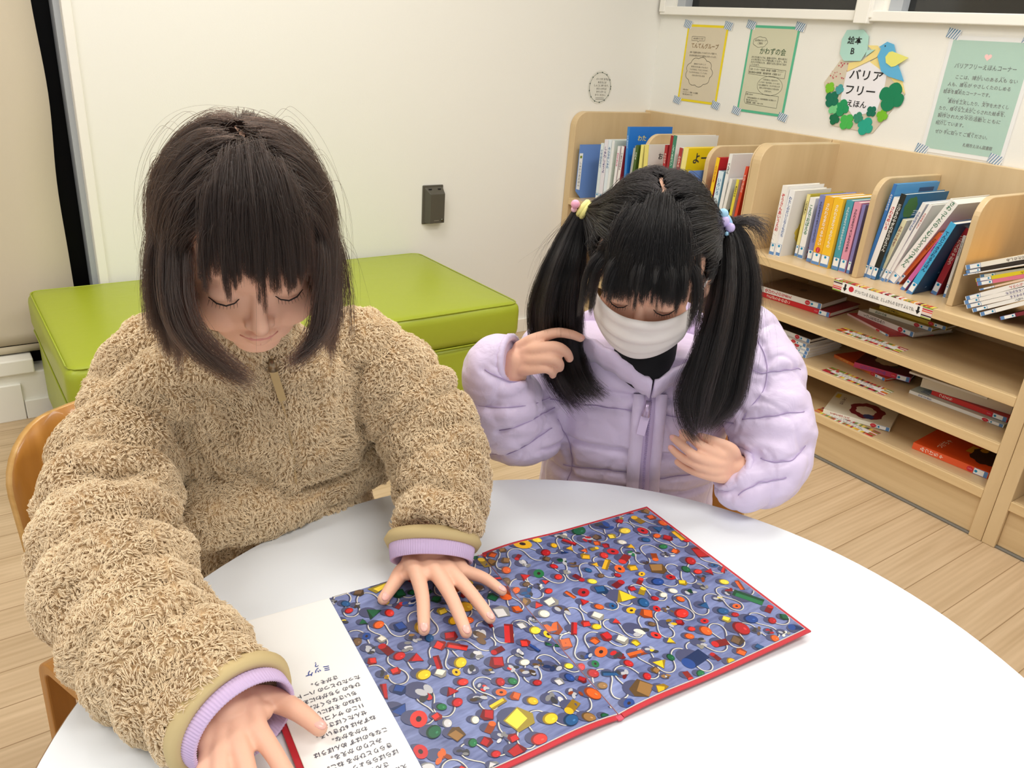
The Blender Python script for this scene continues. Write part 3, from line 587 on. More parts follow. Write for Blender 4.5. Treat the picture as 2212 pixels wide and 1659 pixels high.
t = poster('large mint green poster with a pink heart, in a clear sleeve taped at its corners', 1.275, 1.131, .262, .348, (238, 238, 236), (168, 204, 188), .012, [
    ('バリアフリーえほんコーナー', .0, .088, .017, .185, (44, 60, 54)),
    ('ここは、障がいのある人も ない', -.012, .056, .013, .185, K), ('人も、誰もが やさしくたのしめる', .003, .034, .013, .19, K), ('絵本を集めたコーナーです。', .03, .012, .013, .145, K),
    ('素材を工夫したり、文字を大きくし', -.01, -.016, .013, .185, K), ('たり、様々な工夫がこらされた絵本を、', .0, -.038, .013, .205, K), ('製作された方々の活動とともに', .006, -.060, .013, .195, K), ('紹介しています。', .055, -.082, .013, .09, K),
    ('ぜひ 手に取って ご覧ください。', .012, -.108, .013, .165, K), ('札幌市えほん図書館', -.045, -.138, .012, .09, K),
    ('しょう', .012, .064, .006, .018, K), ('ひと', -.06, .064, .006, .012, K), ('だれ', .045, .042, .006, .012, K), ('えほん　　あつ', .075, .020, .006, .05, K), ('そざい　くふう', .06, -.008, .006, .055, K), ('もじ', -.03, -.008, .006, .014, K),
    ('さまざま　くふう', .03, -.030, .006, .065, K), ('えほん', -.085, -.030, .006, .02, K), ('せいさく', .085, -.052, .006, .026, K), ('かたがた　かつどう', -.01, -.052, .006, .06, K), ('しょうかい', .085, -.074, .006, .03, K), ('て　　と　　　　らん', .02, -.100, .006, .09, K)], extra=ex3,
    tapes=[(.122, .178, .2), (-.105, .172, .2), (.126, -.168, .2), (-.108, -.166, .2)])
MB().box((-.0036, -.136, -.181), (-.0031, .136, .181), (lambda: (lambda m: m)(mat('clear_sleeve', (255, 255, 255), .12)))()).build('clear_sleeve', t)
_b = _M['clear_sleeve'].node_tree.nodes['Principled BSDF']; _b.inputs['Alpha'].default_value = .07

# paper craft wreath sign
wz = Matrix.Translation((XR-.001, 1.666, 1.127))
t = thing('paper_wreath', 'heptagonal folded-paper sign with clover leaves and black lettering', 'paper sign', M=wz)
def py(u, v_): return (u-1.666, v_-1.127)
hept = [py(1.658, 1.216), py(1.77, 1.212), py(1.816, 1.134), py(1.748, .995), py(1.586, .989), py(1.505, 1.124), py(1.525, 1.16)]
fab = cm((214, 202, 180)); m_ = MB()
def slice_(m_, pts, x0, x1, material):
    n = len(pts); m_.add([(x0, a, b) for a, b in pts]+[(x1, a, b) for a, b in pts], [tuple(range(n)), tuple(range(n, 2*n))[::-1]]+[(i, (i+1) % n, (i+1) % n+n, i+n) for i in range(n)], material)
slice_(m_, hept, -.002, 0, fab)
rnd = random.Random(5); k_ = 0
while k_ < 34:
    a = py(rnd.uniform(1.735, 1.812), rnd.uniform(1.0, 1.205))
    if a[1] > .080-.62*(a[0]-.10) or a[0] > .075+.42*(a[1]+.132): continue
    k_ += 1; r_ = rnd.uniform(.002, .0042); m_.add([(-.0024, a[0]+r_, a[1]+r_*.6), (-.0024, a[0], a[1]+r_*.2), (-.0024, a[0]-r_, a[1]+r_*.6), (-.0024, a[0], a[1]-r_*1.2)], [(0, 1, 2, 3)], cm((190, 50, 70)))
m_.build('folded_frame', t)
m_ = MB(); P7 = [py(1.735, 1.174), py(1.657, 1.212), py(1.585, 1.178), py(1.582, 1.12), py(1.59, 1.06), py(1.672, 1.035), py(1.735, 1.086)]
slice_(m_, P7, -.0034, -.0022, cm((238, 236, 240)))
for s, y, z, sz, wd in (('バリア', -.008, .040, .036, .125), ('フリー', .002, -.010, .036, .112), ('えほん', .004, -.053, .025, .075)):
    text(m_, s, (-.0036, y, z), (0, -1, 0), (0, 0, 1), sz, BLACK, width=wd, bold=.015)
m_.build('lettered_centre', t)
yl = cm((242, 220, 142)); m_ = MB()
slice_(m_, [py(1.735, 1.204), py(1.734, 1.176), py(1.636, 1.228), py(1.627, 1.249), py(1.65, 1.248), py(1.686, 1.214)], -.0032, -.0026, yl); slice_(m_, [py(1.68, 1.263), py(1.642, 1.264), py(1.627, 1.249), py(1.65, 1.244)], -.0033, -.0026, yl)
slice_(m_, [py(1.657, 1.212), py(1.632, 1.228), py(1.525, 1.162), py(1.505, 1.124), py(1.585, 1.178)], -.0031, -.0026, yl)
m_.build('yellow_paper_band', t)
def clover(y, z, r, col, a0, n=4, x=-.0045):
    m_ = MB()
    for k in range(n):
        a = a0 + 2*PI*k/n; c_ = (y+r*.58*math.cos(a), z+r*.58*math.sin(a)); V = []
        for q in range(16):
            b = 2*PI*q/16; V.append((x-.0004*k, c_[0]+r*.5*math.cos(b)*(1-.12*math.cos(2*(b-a))), c_[1]+r*.5*math.sin(b)))
        m_.add(V+[(x+.002, p[1], p[2]) for p in V], [tuple(range(16))]+[(i, (i+1) % 16, (i+1) % 16+16, i+16) for i in range(16)], cm(col))
    slice_(m_, [(y+r*.3*math.cos(q*PI/6), z+r*.3*math.sin(q*PI/6)) for q in range(12)], x-.0011, x+.002, cm(col)); m_.build('clover', t)
for (u, v_), r, c_, a, n in [((1.549, 1.110), .044, (0, 128, 84), .3, 4), ((1.787, 1.119), .018, (126, 196, 40), .4, 4), ((1.747, 1.117), .016, (70, 160, 160), .1, 4), ((1.769, 1.082), .027, (0, 112, 84), .5, 4), ((1.722, 1.058), .027, (20, 150, 90), .2, 4), ((1.756, 1.051), .018, (120, 206, 140), .7, 4), ((1.742, 1.019), .020, (0, 110, 70), .3, 4), ((1.692, 1.014), .027, (70, 184, 80), .6, 4), ((1.652, 1.033), .018, (50, 140, 110), .2, 4), ((1.618, 1.008), .029, (30, 166, 140), .4, 4), ((1.608, 1.058), .018, (0, 110, 84), .7, 4), ((1.566, 1.049), .020, (120, 190, 40), .2, 4)]:
    y, z = py(u, v_); clover(y, z, r, c_, a, n)
b_ = MB(); bb_ = [py(1.779, 1.278), py(1.767, 1.307), py(1.705, 1.31), py(1.681, 1.291), py(1.674, 1.247), py(1.69, 1.213), py(1.753, 1.209), py(1.775, 1.231)]
slice_(b_, bb_, -.007, -.0045, cm((178, 220, 208))); slice_(b_, [py(1.676, 1.228), py(1.676, 1.248), py(1.646, 1.251)], -.0068, -.005, cm((178, 220, 208)))
text(b_, '絵本', (-.0072, .062, .147), (0, -1, 0), (0, 0, 1), .026, BLACK, width=.054, bold=.015); text(b_, 'B', (-.0072, .062, .114), (0, -1, 0), (0, 0, 1), .028, BLACK, bold=.015)
b_.build('speech_bubble', t)
b_ = MB(); bl_ = cm((96, 178, 220)); yw = cm((232, 228, 120))
bd = [py(*p) for p in [(1.634, 1.26), (1.609, 1.277), (1.583, 1.27), (1.572, 1.249), (1.554, 1.212), (1.536, 1.188), (1.518, 1.161), (1.576, 1.172), (1.606, 1.186), (1.632, 1.231), (1.625, 1.256)]]
slice_(b_, bd, -.007, -.0055, bl_); slice_(b_, [py(*p) for p in [(1.602, 1.231), (1.593, 1.246), (1.583, 1.249), (1.521, 1.233), (1.56, 1.205), (1.573, 1.202), (1.595, 1.213)]], -.0085, -.0072, yw)
b_.tube([(-.0072, *py(1.612, 1.264)), (-.0082, *py(1.612, 1.264))], .0022, BLACK, 8)
b_.build('paper_bird', t)

# round clear sticker on the back wall above the bookcase (its animal figure is left out)
t = thing('round_sticker', 'round clear sticker with small black writing in a leaf ring, on the white back wall', 'sticker', (2.372, YB-.0008, 1.037))
m_ = MB(); m_.add([(.066*math.cos(q*PI/20), 0, .066*math.sin(q*PI/20)) for q in range(40)], [tuple(range(40))], cm((228, 226, 214)))
rg = [(.058*math.cos(q*PI/20), .058*math.sin(q*PI/20)) for q in range(40)]
for i in range(40):
    a, b = rg[i], rg[(i+1) % 40]; m_.tube([(a[0], -.0008, a[1]), (b[0], -.0008, b[1])], .0005, cm((80, 90, 84)), 4, cap=False)
    if i % 3 == 0:
        c_ = Vector((a[0], -.0012, a[1])); d_ = Vector((-a[1], 0, a[0])).normalized(); n_ = Vector((a[0], 0, a[1])).normalized()
        m_.add([c_, c_+d_*.005+n_*.004, c_+d_*.009, c_+d_*.004-n_*.002], [(0, 1, 2, 3)], cm((70, 90, 80)))
for i, s in enumerate(['パーツが まずは', 'あまるには', 'しょこに あります。', 'みたいかたは', 'カウンターに', 'きてください。']):
    text(m_, s, (.008, -.001, .032-.0125*i), (1, 0, 0), (0, 0, 1), .0095, cm(K))
for z in (-.042, -.048): m_.add([(-.02, -.001, z), (.028, -.001, z), (.028, -.001, z+.0012), (-.02, -.001, z+.0012)], [(0, 1, 2, 3)], cm(K))
m_.build('printed_disc', t)
# ------------------------------------------------------------------ the round table
TC = (0.43, 0.377); TR = .514; TZ = .58
lam = mat('white_laminate', (235, 239, 243), .34, spec=.45)
edge_m = wood('table_edge_ply', (120, 88, 60), (190, 160, 124), (3, 3, 260), .5)
tb = thing('round_table', 'round white laminate table with a brown plywood edge', 'table', (TC[0], TC[1], 0))
def disc(r, n=128): return [(r*math.cos(2*PI*k/n), r*math.sin(2*PI*k/n)) for k in range(n)]
MB().prism(disc(TR-.0035), TZ-.003, TZ, lam).build('laminate_top', tb)
MB().prism(disc(TR), TZ-.024, TZ-.0028, edge_m).build('tabletop', tb, bevel=.002)
for a in (45, 135, 225, 315):
    c_, s_ = math.cos(math.radians(a)), math.sin(math.radians(a))
    MB().tube([(c_*.38, s_*.38, TZ-.024), (c_*.42, s_*.42, 0)], [.022, .017], BEECH, 20).build('leg', tb)
MB().tube([(.3*math.cos(q*PI/16), .3*math.sin(q*PI/16), TZ-.045) for q in range(33)], .012, BEECH, 10, cap=False).build('apron_ring', tb)

# ------------------------------------------------------------------ bentwood children's chairs
def chair(label, loc, rz):
    """seat centre at the origin, sitter faces -y"""
    t = thing('child_chair', label, 'chair', M=Matrix.Translation(loc) @ Matrix.Rotation(rz, 4, 'Z'), group="orange beech plywood children's chairs")
    # seat shell
    m_ = MB(); V = []; F = []; n = 14
    for i in range(n+1):
        y = -.16 + .32*i/n
        for j in range(n+1):
            x = -.165 + .33*j/n; V.append((x*(1-.12*(i/n-.5)), y, .325+.012*(2*(j/n)-1)**2-.006*math.cos(PI*i/n)))
    for i in range(n):
        for j in range(n): a = i*(n+1)+j; F.append((a, a+1, a+n+2, a+n+1))
    m_.add(V, F, BEECH, smooth=True); o = m_.build('seat', t); md = o.modifiers.new('s', 'SOLIDIFY'); md.thickness = .01
    # curved back panel
    pr = []; N = 40
    W, z0, z1, r = .175, .35, .675, .085
    for q in range(4):
        cx, cz = [(W-r, z1-r), (-W+r, z1-r), (-W+.03, z0+.03), (W-.03, z0+.03)][q]; rr = [r, r, .03, .03][q]
        for k in range(9): a = PI/2*q + PI/2*k/8; pr.append((cx+rr*math.cos(a), cz+rr*math.sin(a)))
    bm = bmesh.new(); vs = [bm.verts.new((p[0], 0, p[1])) for p in pr]; bm.faces.new(vs)
    for _ in range(4):
        g = bm.verts[:]+bm.edges[:]+bm.faces[:]
        break
    for x in np.linspace(-.15, .15, 11): bmesh.ops.bisect_plane(bm, geom=bm.verts[:]+bm.edges[:]+bm.faces[:], plane_co=(x, 0, 0), plane_no=(1, 0, 0))
    for z in np.linspace(.4, .63, 6): bmesh.ops.bisect_plane(bm, geom=bm.verts[:]+bm.edges[:]+bm.faces[:], plane_co=(0, 0, z), plane_no=(0, 0, 1))
    def bend(p): return .175 + (p.z-.35)*.16 - 1.1*p.x*p.x
    for v in bm.verts: v.co.y = bend(v.co)
    m_ = MB().bm(bm, BEECH, smooth=True); m_.m(BEECH_E)
    o = m_.build('backrest', t); md = o.modifiers.new('s', 'SOLIDIFY'); md.thickness = .011; md.offset = 0; md.material_offset_rim = 1
    # bent side frames: inverted U of flat laminated strip on each side
    for s in (-1, 1):
        m_ = MB(); out = []; r = .035
        yb, yf, zt = .19, -.17, .318
        path = [(yb+.012, 0)]
        for k in range(7): a = k*PI/12; path.append((yb-r+r*math.cos(a), zt-r+r*math.sin(a)))
        for k in range(7): a = PI/2+k*PI/12; path.append((yf+r+r*math.cos(a), zt-r+r*math.sin(a)))
        path.append((yf-.012, 0))
        th = .020
        V = []; n = len(path)
        for i, p in enumerate(path):
            a = Vector(path[max(i-1, 0)]); b = Vector(path[min(i+1, n-1)]); d = (b-a).normalized(); nn = Vector((-d.y, d.x))
            for off in (0, th):
                q = Vector(p)+nn*off
                for xx in (s*.165-.019, s*.165+.019): V.append((xx, q.x, q.y))
        F = []
        for i in range(n-1):
            a = i*4; b = a+4
            F += [(a, a+1, b+1, b), (a+2, b+2, b+3, a+3), (a, b, b+2, a+2), (a+1, a+3, b+3, b+1)]
        F += [(0, 2, 3, 1), ((n-1)*4, (n-1)*4+1, (n-1)*4+3, (n-1)*4+2)]
        m_.add(V, F, BEECH); m_.build('leg_frame', t, bevel=.003)
        # strut holding the back
        MB().tube([(s*.12, .165, .31), (s*.12, .178, .36), (s*.12, .198, .50)], .009, BEECH, 8).build('back_support', t)
    return t
chair('orange beech child chair under the child in the beige fleece', (.245, 1.0, 0), math.radians(20))
chair('orange beech child chair under the child in the lilac puffer jacket', (.89, .80, 0), math.radians(-58))

# ------------------------------------------------------------------ the open picture book
BK = thing('open_picture_book', 'open red hardback picture book with a crowded toy photograph, on the white table', 'book', (.49, .56, TZ))
red_c = mat('red_cover', (190, 40, 52), .45); pink_c = mat('pink_cloth', (206, 84, 104), .7)
gloss = 0.28
def glossy(rgb): return mat('page_%d_%d_%d' % tuple(rgb), rgb, gloss, spec=.4)
def bluebase():
    if 'blue_print' in _M: return _M['blue_print']
    m = bpy.data.materials.new('blue_print'); m.use_nodes = True; nt = m.node_tree; b = nt.nodes['Principled BSDF']
    tc = nt.nodes.new('ShaderNodeTexCoord'); mp = nt.nodes.new('ShaderNodeMapping'); mp.inputs['Scale'].default_value = (40, 260, 40); mp.inputs['Rotation'].default_value = (0, 0, .5)
    n = nt.nodes.new('ShaderNodeTexNoise'); n.inputs['Scale'].default_value = 1; n.inputs['Detail'].default_value = 4
    n2 = nt.nodes.new('ShaderNodeTexNoise'); n2.inputs['Scale'].default_value = 26; n2.inputs['Detail'].default_value = 3
    r = nt.nodes.new('ShaderNodeValToRGB'); r.color_ramp.elements[0].position = .3; r.color_ramp.elements[1].position = .72
    r.color_ramp.elements[0].color = lin((74, 82, 124)); r.color_ramp.elements[1].color = lin((142, 154, 202))
    mx = nt.nodes.new('ShaderNodeMix'); mx.data_type = 'FLOAT'; mx.inputs[0].default_value = .55
    nt.links.new(tc.outputs['Object'], mp.inputs['Vector']); nt.links.new(mp.outputs['Vector'], n.inputs['Vector']); nt.links.new(tc.outputs['Object'], n2.inputs['Vector'])
    nt.links.new(n.outputs['Fac'], mx.inputs[2]); nt.links.new(n2.outputs['Fac'], mx.inputs[3]); nt.links.new(mx.outputs[0], r.inputs['Fac']); nt.links.new(r.outputs['Color'], b.inputs['Base Color'])
    b.inputs['Roughness'].default_value = gloss; _M['blue_print'] = m; return m
BLUEP = bluebase(); DARKP = glossy((74, 77, 108))
# page surface heights over the table. book frame: origin at the fold's far end; s to the right page, q along the fold towards the camera
F0 = Vector((.4985, .692)); FQ = (Vector((.471, .401)) - F0); LQ = FQ.length; qd = FQ.normalized(); sd = Vector((-qd.y, qd.x))
if sd.x < 0: sd = -sd
PW = .273
def pz(s, q):
    """height of the page surface above the table top"""
    if s >= 0:
        u = min(s/PW, 1); lift = .001 + .006*(q/LQ)*u
        return .0040 + .0035*math.exp(-((s-.05)/.05)**2) + lift*u + .002*(1-math.exp(-s/.012))
    u = min(-s/.3, 1)
    return .0040 + .0040*math.exp(-((-s-.045)/.05)**2)*1.0 + .002*(1-math.exp(s/.012))
def bp(s, q, dz=0.0):
    p = F0 + sd*s + qd*q; return (p.x-.49, p.y-.56, pz(s, q)+dz)
def pageshape(m_, poly, material, dz, maxs=.02):
    """flat print polygon (s,q) laid on the page surface, subdivided in s"""
    bm = bmesh.new(); vs = [bm.verts.new((p[0], p[1], 0)) for p in poly]
    try: bm.faces.new(vs)
    except ValueError: bm.free(); return
    s0, s1 = min(p[0] for p in poly), max(p[0] for p in poly)
    k = math.floor(s0/maxs)+1
    while k*maxs < s1:
        bmesh.ops.bisect_plane(bm, geom=bm.verts[:]+bm.edges[:]+bm.faces[:], plane_co=(k*maxs, 0, 0), plane_no=(1, 0, 0)); k += 1
    for v in bm.verts:
        p = bp(v.co.x, v.co.y, dz); v.co = Vector(p)
    bm.normal_update()
    for f in bm.faces:
        if f.normal.z < 0: f.normal_flip()
    m_.bm(bm, material)
def pagegrid(m_, s0, s1, q0, q1, material, dz, ns=24, nq=8):
    V = [bp(s0+(s1-s0)*i/ns, q0+(q1-q0)*j/nq, dz) for i in range(ns+1) for j in range(nq+1)]
    F = [(i*(nq+1)+j, i*(nq+1)+j+1, (i+1)*(nq+1)+j+1, (i+1)*(nq+1)+j) for i in range(ns) for j in range(nq)]
    m_.add(V, F, material, smooth=True)
SPL = -.202      # where the photograph ends and the white text column starts
LW = -.296
# page blocks (with thickness), covers
def slab(m_, s0, s1, q0, q1, dz0, dz1, material, ns=24):
    V = []; F = []; nq = 6
    for dz in (dz1, dz0):
        for i in range(ns+1):
            for j in range(nq+1): V.append(bp(s0+(s1-s0)*i/ns, q0+(q1-q0)*j/nq, dz))
    o = (ns+1)*(nq+1)
    for i in range(ns):
        for j in range(nq):
            a = i*(nq+1)+j; F += [(a, a+1, a+nq+2, a+nq+1), (o+a, o+a+nq+1, o+a+nq+2, o+a+1)]
    for i in range(ns): a = i*(nq+1); F += [(a, a+nq+1, o+a+nq+1, o+a), (a+nq, o+a+nq, o+a+2*nq+1, a+2*nq+1)]
    for j in range(nq): F += [(j, o+j, o+j+1, j+1), (ns*(nq+1)+j, ns*(nq+1)+j+1, o+ns*(nq+1)+j+1, o+ns*(nq+1)+j)]
    m_.add(V, F, material, smooth=False)
m_ = MB(); slab(m_, .004, PW+.005, -.005, LQ+.005, -.0030, -.0012, red_c); m_.build('right_cover', BK)
m_ = MB(); slab(m_, LW-.006, -.004, .003, LQ+.005, -.0030, -.0012, red_c); m_.build('left_cover', BK)
m_ = MB(); slab(m_, -.0035, .0035, -.004, LQ+.006, -.0034, -.0018, pink_c, 4); m_.build('spine_cloth', BK)
m_ = MB(); slab(m_, .001, PW, 0, LQ, -.0012, 0, PG); 
pagegrid(m_, .0008, PW-.0005, .0005, LQ-.0005, BLUEP, .00015)
rnd = random.Random(21)
REDP = [(196, 36, 38), (176, 30, 34), (214, 52, 44)]; YEL = [(240, 196, 40), (232, 176, 30), (246, 214, 70)]; GRN = [(24, 92, 58), (34, 112, 66)]; BLU = [(34, 84, 134), (36, 70, 140)]; ORG = [(226, 96, 36)]; WHT = [(226, 220, 206), (206, 204, 204)]; BRN = [(150, 110, 60), (110, 84, 60)]
def blob(m_, s, q, kind, r, col, lo, hi, a=None, shade=True):
    """a generic printed toy shape"""
    a = rnd.uniform(0, 6.28) if a is None else a
    def clampp(P): return [(min(max(x, lo), hi), min(max(y, .001), LQ-.001)) for x, y in P]
    def E(rx, ry, ang, ds=0, dq=0, n=18): return clampp([(s+ds+rx*math.cos(2*PI*k/n)*math.cos(ang)-ry*math.sin(2*PI*k/n)*math.sin(ang), q+dq+rx*math.cos(2*PI*k/n)*math.sin(ang)+ry*math.sin(2*PI*k/n)*math.cos(ang)) for k in range(n)])
    def Pg(P, ang, ds=0, dq=0): return clampp([(s+ds+x*math.cos(ang)-y*math.sin(ang), q+dq+x*math.sin(ang)+y*math.cos(ang)) for x, y in P])
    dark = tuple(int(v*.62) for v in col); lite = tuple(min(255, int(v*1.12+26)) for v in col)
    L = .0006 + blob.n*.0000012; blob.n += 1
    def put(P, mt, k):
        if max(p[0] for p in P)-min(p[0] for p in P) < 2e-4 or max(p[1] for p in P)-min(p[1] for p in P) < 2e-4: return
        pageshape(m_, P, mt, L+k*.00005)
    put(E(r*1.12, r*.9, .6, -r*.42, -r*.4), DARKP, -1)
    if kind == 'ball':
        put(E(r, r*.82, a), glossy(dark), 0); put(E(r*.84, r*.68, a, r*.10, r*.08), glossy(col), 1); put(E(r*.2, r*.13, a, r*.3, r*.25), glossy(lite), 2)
    elif kind == 'cyl':
        put(Pg([(-r, -r*.6), (r, -r*.6), (r, r*.6), (-r, r*.6)], a), glossy(dark), 0); put(E(r*.5, r*.6, a, r*math.cos(a), r*math.sin(a)), glossy(col), 1)
    elif kind == 'cube':
        put(Pg([(-r, -r*.7), (r*.6, -r*.9), (r, r*.3), (r*.5, r), (-r*.9, r*.8)], a), glossy(dark), 0); put(Pg([(-r*.9, -r*.6), (r*.5, -r*.8), (r*.4, r*.35), (-r*.8, r*.5)], a), glossy(col), 1)
    elif kind == 'tri':
        put(Pg([(-r, -r*.7), (r*1.1, -r*.3), (-r*.3, r)], a), glossy(dark), 0); put(Pg([(-r*.9, -r*.6), (r*.6, -r*.4), (-r*.3, r*.9)], a), glossy(col), 1)
    elif kind == 'ring':
        put(E(r, r*.8, a), glossy(col), 0); put(E(r*.34, r*.26, a), glossy((50, 30, 30)), 1)
    elif kind == 'bar':
        put(Pg([(-r*1.5, -r*.5), (r*1.5, -r*.5), (r*1.5, r*.5), (-r*1.5, r*.5)], a), glossy(dark), 0); put(Pg([(-r*1.5, -r*.5), (r*1.2, -r*.5), (r*1.2, r*.1), (-r*1.5, r*.1)], a), glossy(col), 1)
    elif kind == 'trinket':
        for _ in range(5):
            k = rnd.uniform(-r, r)*.8; k2 = rnd.uniform(-r, r)*.8
            put(E(r*.55, r*.32, rnd.uniform(0, 3), k, k2, 10), glossy(rnd.choice([col, dark, (180, 180, 184), (60, 60, 64)])), 0+_*.2)
blob.n = 0
def cord(m_, P, lo, hi, wd=.0014):
    """printed white winding cord through control points (closed Catmull-Rom)"""
    pts = []
    n = len(P)
    for i in range(n-1):
        p0, p1, p2, p3 = P[max(i-1, 0)], P[i], P[i+1], P[min(i+2, n-1)]
        for k in range(10):
            t = k/10
            pts.append(tuple(.5*((2*p1[c]) + (-p0[c]+p2[c])*t + (2*p0[c]-5*p1[c]+4*p2[c]-p3[c])*t*t + (-p0[c]+3*p1[c]-3*p2[c]+p3[c])*t**3) for c in (0, 1)))
    pts = [p for p in pts if lo+.001 < p[0] < hi-.001 and .001 < p[1] < LQ-.001]
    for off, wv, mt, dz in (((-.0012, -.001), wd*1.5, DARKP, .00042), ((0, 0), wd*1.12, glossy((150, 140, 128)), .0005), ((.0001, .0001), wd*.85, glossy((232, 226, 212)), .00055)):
        for i in range(len(pts)-1):
            a, b = Vector(pts[i]), Vector(pts[i+1]); d = b-a
            if d.length > .02 or d.length < 1e-6: continue
            nn = Vector((-d.y, d.x)).normalized()*wv/2; e = d*.12; a2 = a-e+Vector(off); b2 = b+e+Vector(off)
            Q = [a2+nn, b2+nn, b2-nn, a2-nn]; Q = [(min(max(p.x, lo), hi), min(max(p.y, 0), LQ)) for p in Q]
            V = [bp(p[0], p[1], dz) for p in Q]; m_.add(V, [(0, 1, 2, 3), (3, 2, 1, 0)][:1], mt)
def scatter(m_, lo, hi, seed, dens=1.0):
    global rnd
    rnd = random.Random(seed)
    # winding cord: meandering lines
    for r_ in range(5):
        q = LQ*(r_+.5)/5; x = lo-.015; ph = rnd.uniform(0, 6.28); P = []; s_ = 0
        while x < hi+.02 and s_ < 4:
            th = 1.75*math.sin(s_*62+ph)+.55*math.sin(s_*23+ph*2)-(q-LQ*(r_+.5)/5)*14
            x += math.cos(th)*.004; q += math.sin(th)*.004; s_ += .004; P.append((x, q))
        cord(m_, P[::2], lo, hi, .0012)
    done = []
    n = int(200*(hi-lo)/.28*dens)
    for _ in range(n*6):
        if len(done) >= n: break
        big = rnd.random() < .2; r = rnd.uniform(.0095, .0140) if big else rnd.uniform(.0048, .0088)
        s = rnd.uniform(lo, hi); q = rnd.uniform(0, LQ)
        if any((s-d[0])**2+(q-d[1])**2 < (r+d[2])**2*1.15 for d in done): continue
        done.append((s, q, r))
        c_ = rnd.choice(rnd.choice([REDP, REDP, REDP, YEL, YEL, GRN, BLU, ORG, WHT, BRN]))
        kind = rnd.choice(['ball', 'ball', 'ball', 'cyl', 'cube', 'cube', 'tri', 'ring', 'bar', 'trinket'])
        if c_ in WHT or c_ in BRN: kind = rnd.choice(['trinket', 'trinket', 'cube', 'ball'])
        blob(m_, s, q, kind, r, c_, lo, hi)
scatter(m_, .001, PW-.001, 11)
m_.build('right_page', BK)
m_ = MB(); slab(m_, LW, -.001, 0, LQ, -.0012, 0, PG)
pagegrid(m_, LW+.0005, SPL, .0005, LQ-.0005, glossy((244, 243, 240)), .00015, 10)
pagegrid(m_, SPL, -.0008, .0005, LQ-.0005, BLUEP, .00015)
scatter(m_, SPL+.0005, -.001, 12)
# text column, read from the children's side of the table
TXTC = glossy((70, 68, 84)); TBL = glossy((52, 72, 150))
def ptext(s_, sc, qc, size, material, width=None):
    tmp = MB(); text(tmp, s_, (0, 0, 0), (1, 0, 0), (0, 1, 0), size, material, width=width, bold=.012)
    if tmp.v: m_.add([bp(sc-p[0], qc+p[1], .0007) for p in tmp.v], tmp.f, material)
ptext('？', -.2500, .097, .0085, TBL); ptext('ミッケ', -.2490, .1065, .0092, TBL)
for i, s_ in enumerate(['さがそう。', 'たったひとつの ハートを', 'ひもの うちがわにある', 'ちいさならくだ。', 'はねの そばにいる', '11この サイコロ。', 'せんたくばさみ。', 'ねずみは 6ぴきいる。', 'わかるかな。', 'こなものはず めんぼうは', 'みどりの かえる。', 'きらりとひかる ねこ。', 'ばらばらちょうつがい。', 'さんりんしゃ。', 'えほんのなかに あるよ。', 'みつけた ひとは', 'もういちど さがそう。', 'つぎの ページへ。']):
    ptext(s_, -.2490, .1235+.0094*i, .0064, TXTC)
m_.build('left_page', BK)
m_ = MB()
for k in range(4): slab(m_, -.292+k*.001, -.003, .001, LQ-.001, -.0012-.0004*k-.0001, -.0012-.0004*k+.0001, PG, 10)
m_.build('page_stack', BK)
# ------------------------------------------------------------------ people: helpers
from mathutils.bvhtree import BVHTree
CR = Euler((1.1600084, -0.07122498, -0.6194946)).to_matrix(); CO = Vector((0, 0, 1.2)); FP = 1715.876
def ray(u, v): return (CR @ Vector(((u-1106)/FP, -(v-829.5)/FP, -1))).normalized()
def P(u, v, d):
    """place measured in the photograph (u, v) with its real distance d in metres from where the photo was taken"""
    return CO + ray(u, v)*d
def catm(P_, R_, k=6):
    out = []; rr = []; n = len(P_); P_ = [Vector(p) for p in P_]
    for i in range(n-1):
        a, b, c, d = P_[max(i-1, 0)], P_[i], P_[i+1], P_[min(i+2, n-1)]
        ra, rb, rc, rd = R_[max(i-1, 0)], R_[i], R_[i+1], R_[min(i+2, n-1)]
        for j in range(k):
            t = j/k; f = lambda p0, p1, p2, p3: .5*((2*p1)+(p2-p0)*t+(2*p0-5*p1+4*p2-p3)*t*t+(3*p1-p0-3*p2+p3)*t**3)
            out.append(f(a, b, c, d)); rr.append(max(1e-4, f(ra, rb, rc, rd)))
    out.append(P_[-1]); rr.append(R_[-1]); return out, rr
def limb(m_, P_, R_, material, k=6, n=20, mod=None, endcap=(True, True)):
    pts, rr = catm(P_, R_, k) if len(P_) > 2 else ([Vector(p) for p in P_], list(R_))
    if mod: rr = [r*mod(i/(len(rr)-1)) for i, r in enumerate(rr)]
    if endcap[0]:
        d = (pts[0]-pts[1]).normalized(); r0 = rr[0]; pre = [(pts[0]+d*r0*math.sin(a), r0*math.cos(a)) for a in (1.45, 1.1, .7, .35)]
        pts = [p for p, _ in pre]+pts; rr = [r for _, r in pre]+rr
    if endcap[1]:
        d = (pts[-1]-pts[-2]).normalized(); r0 = rr[-1]; pts_ = pts[-1]
        for a in (.35, .7, 1.1, 1.45): pts.append(pts_+d*r0*math.sin(a)); rr.append(r0*math.cos(a))
    m_.tube(pts, rr, material, n)
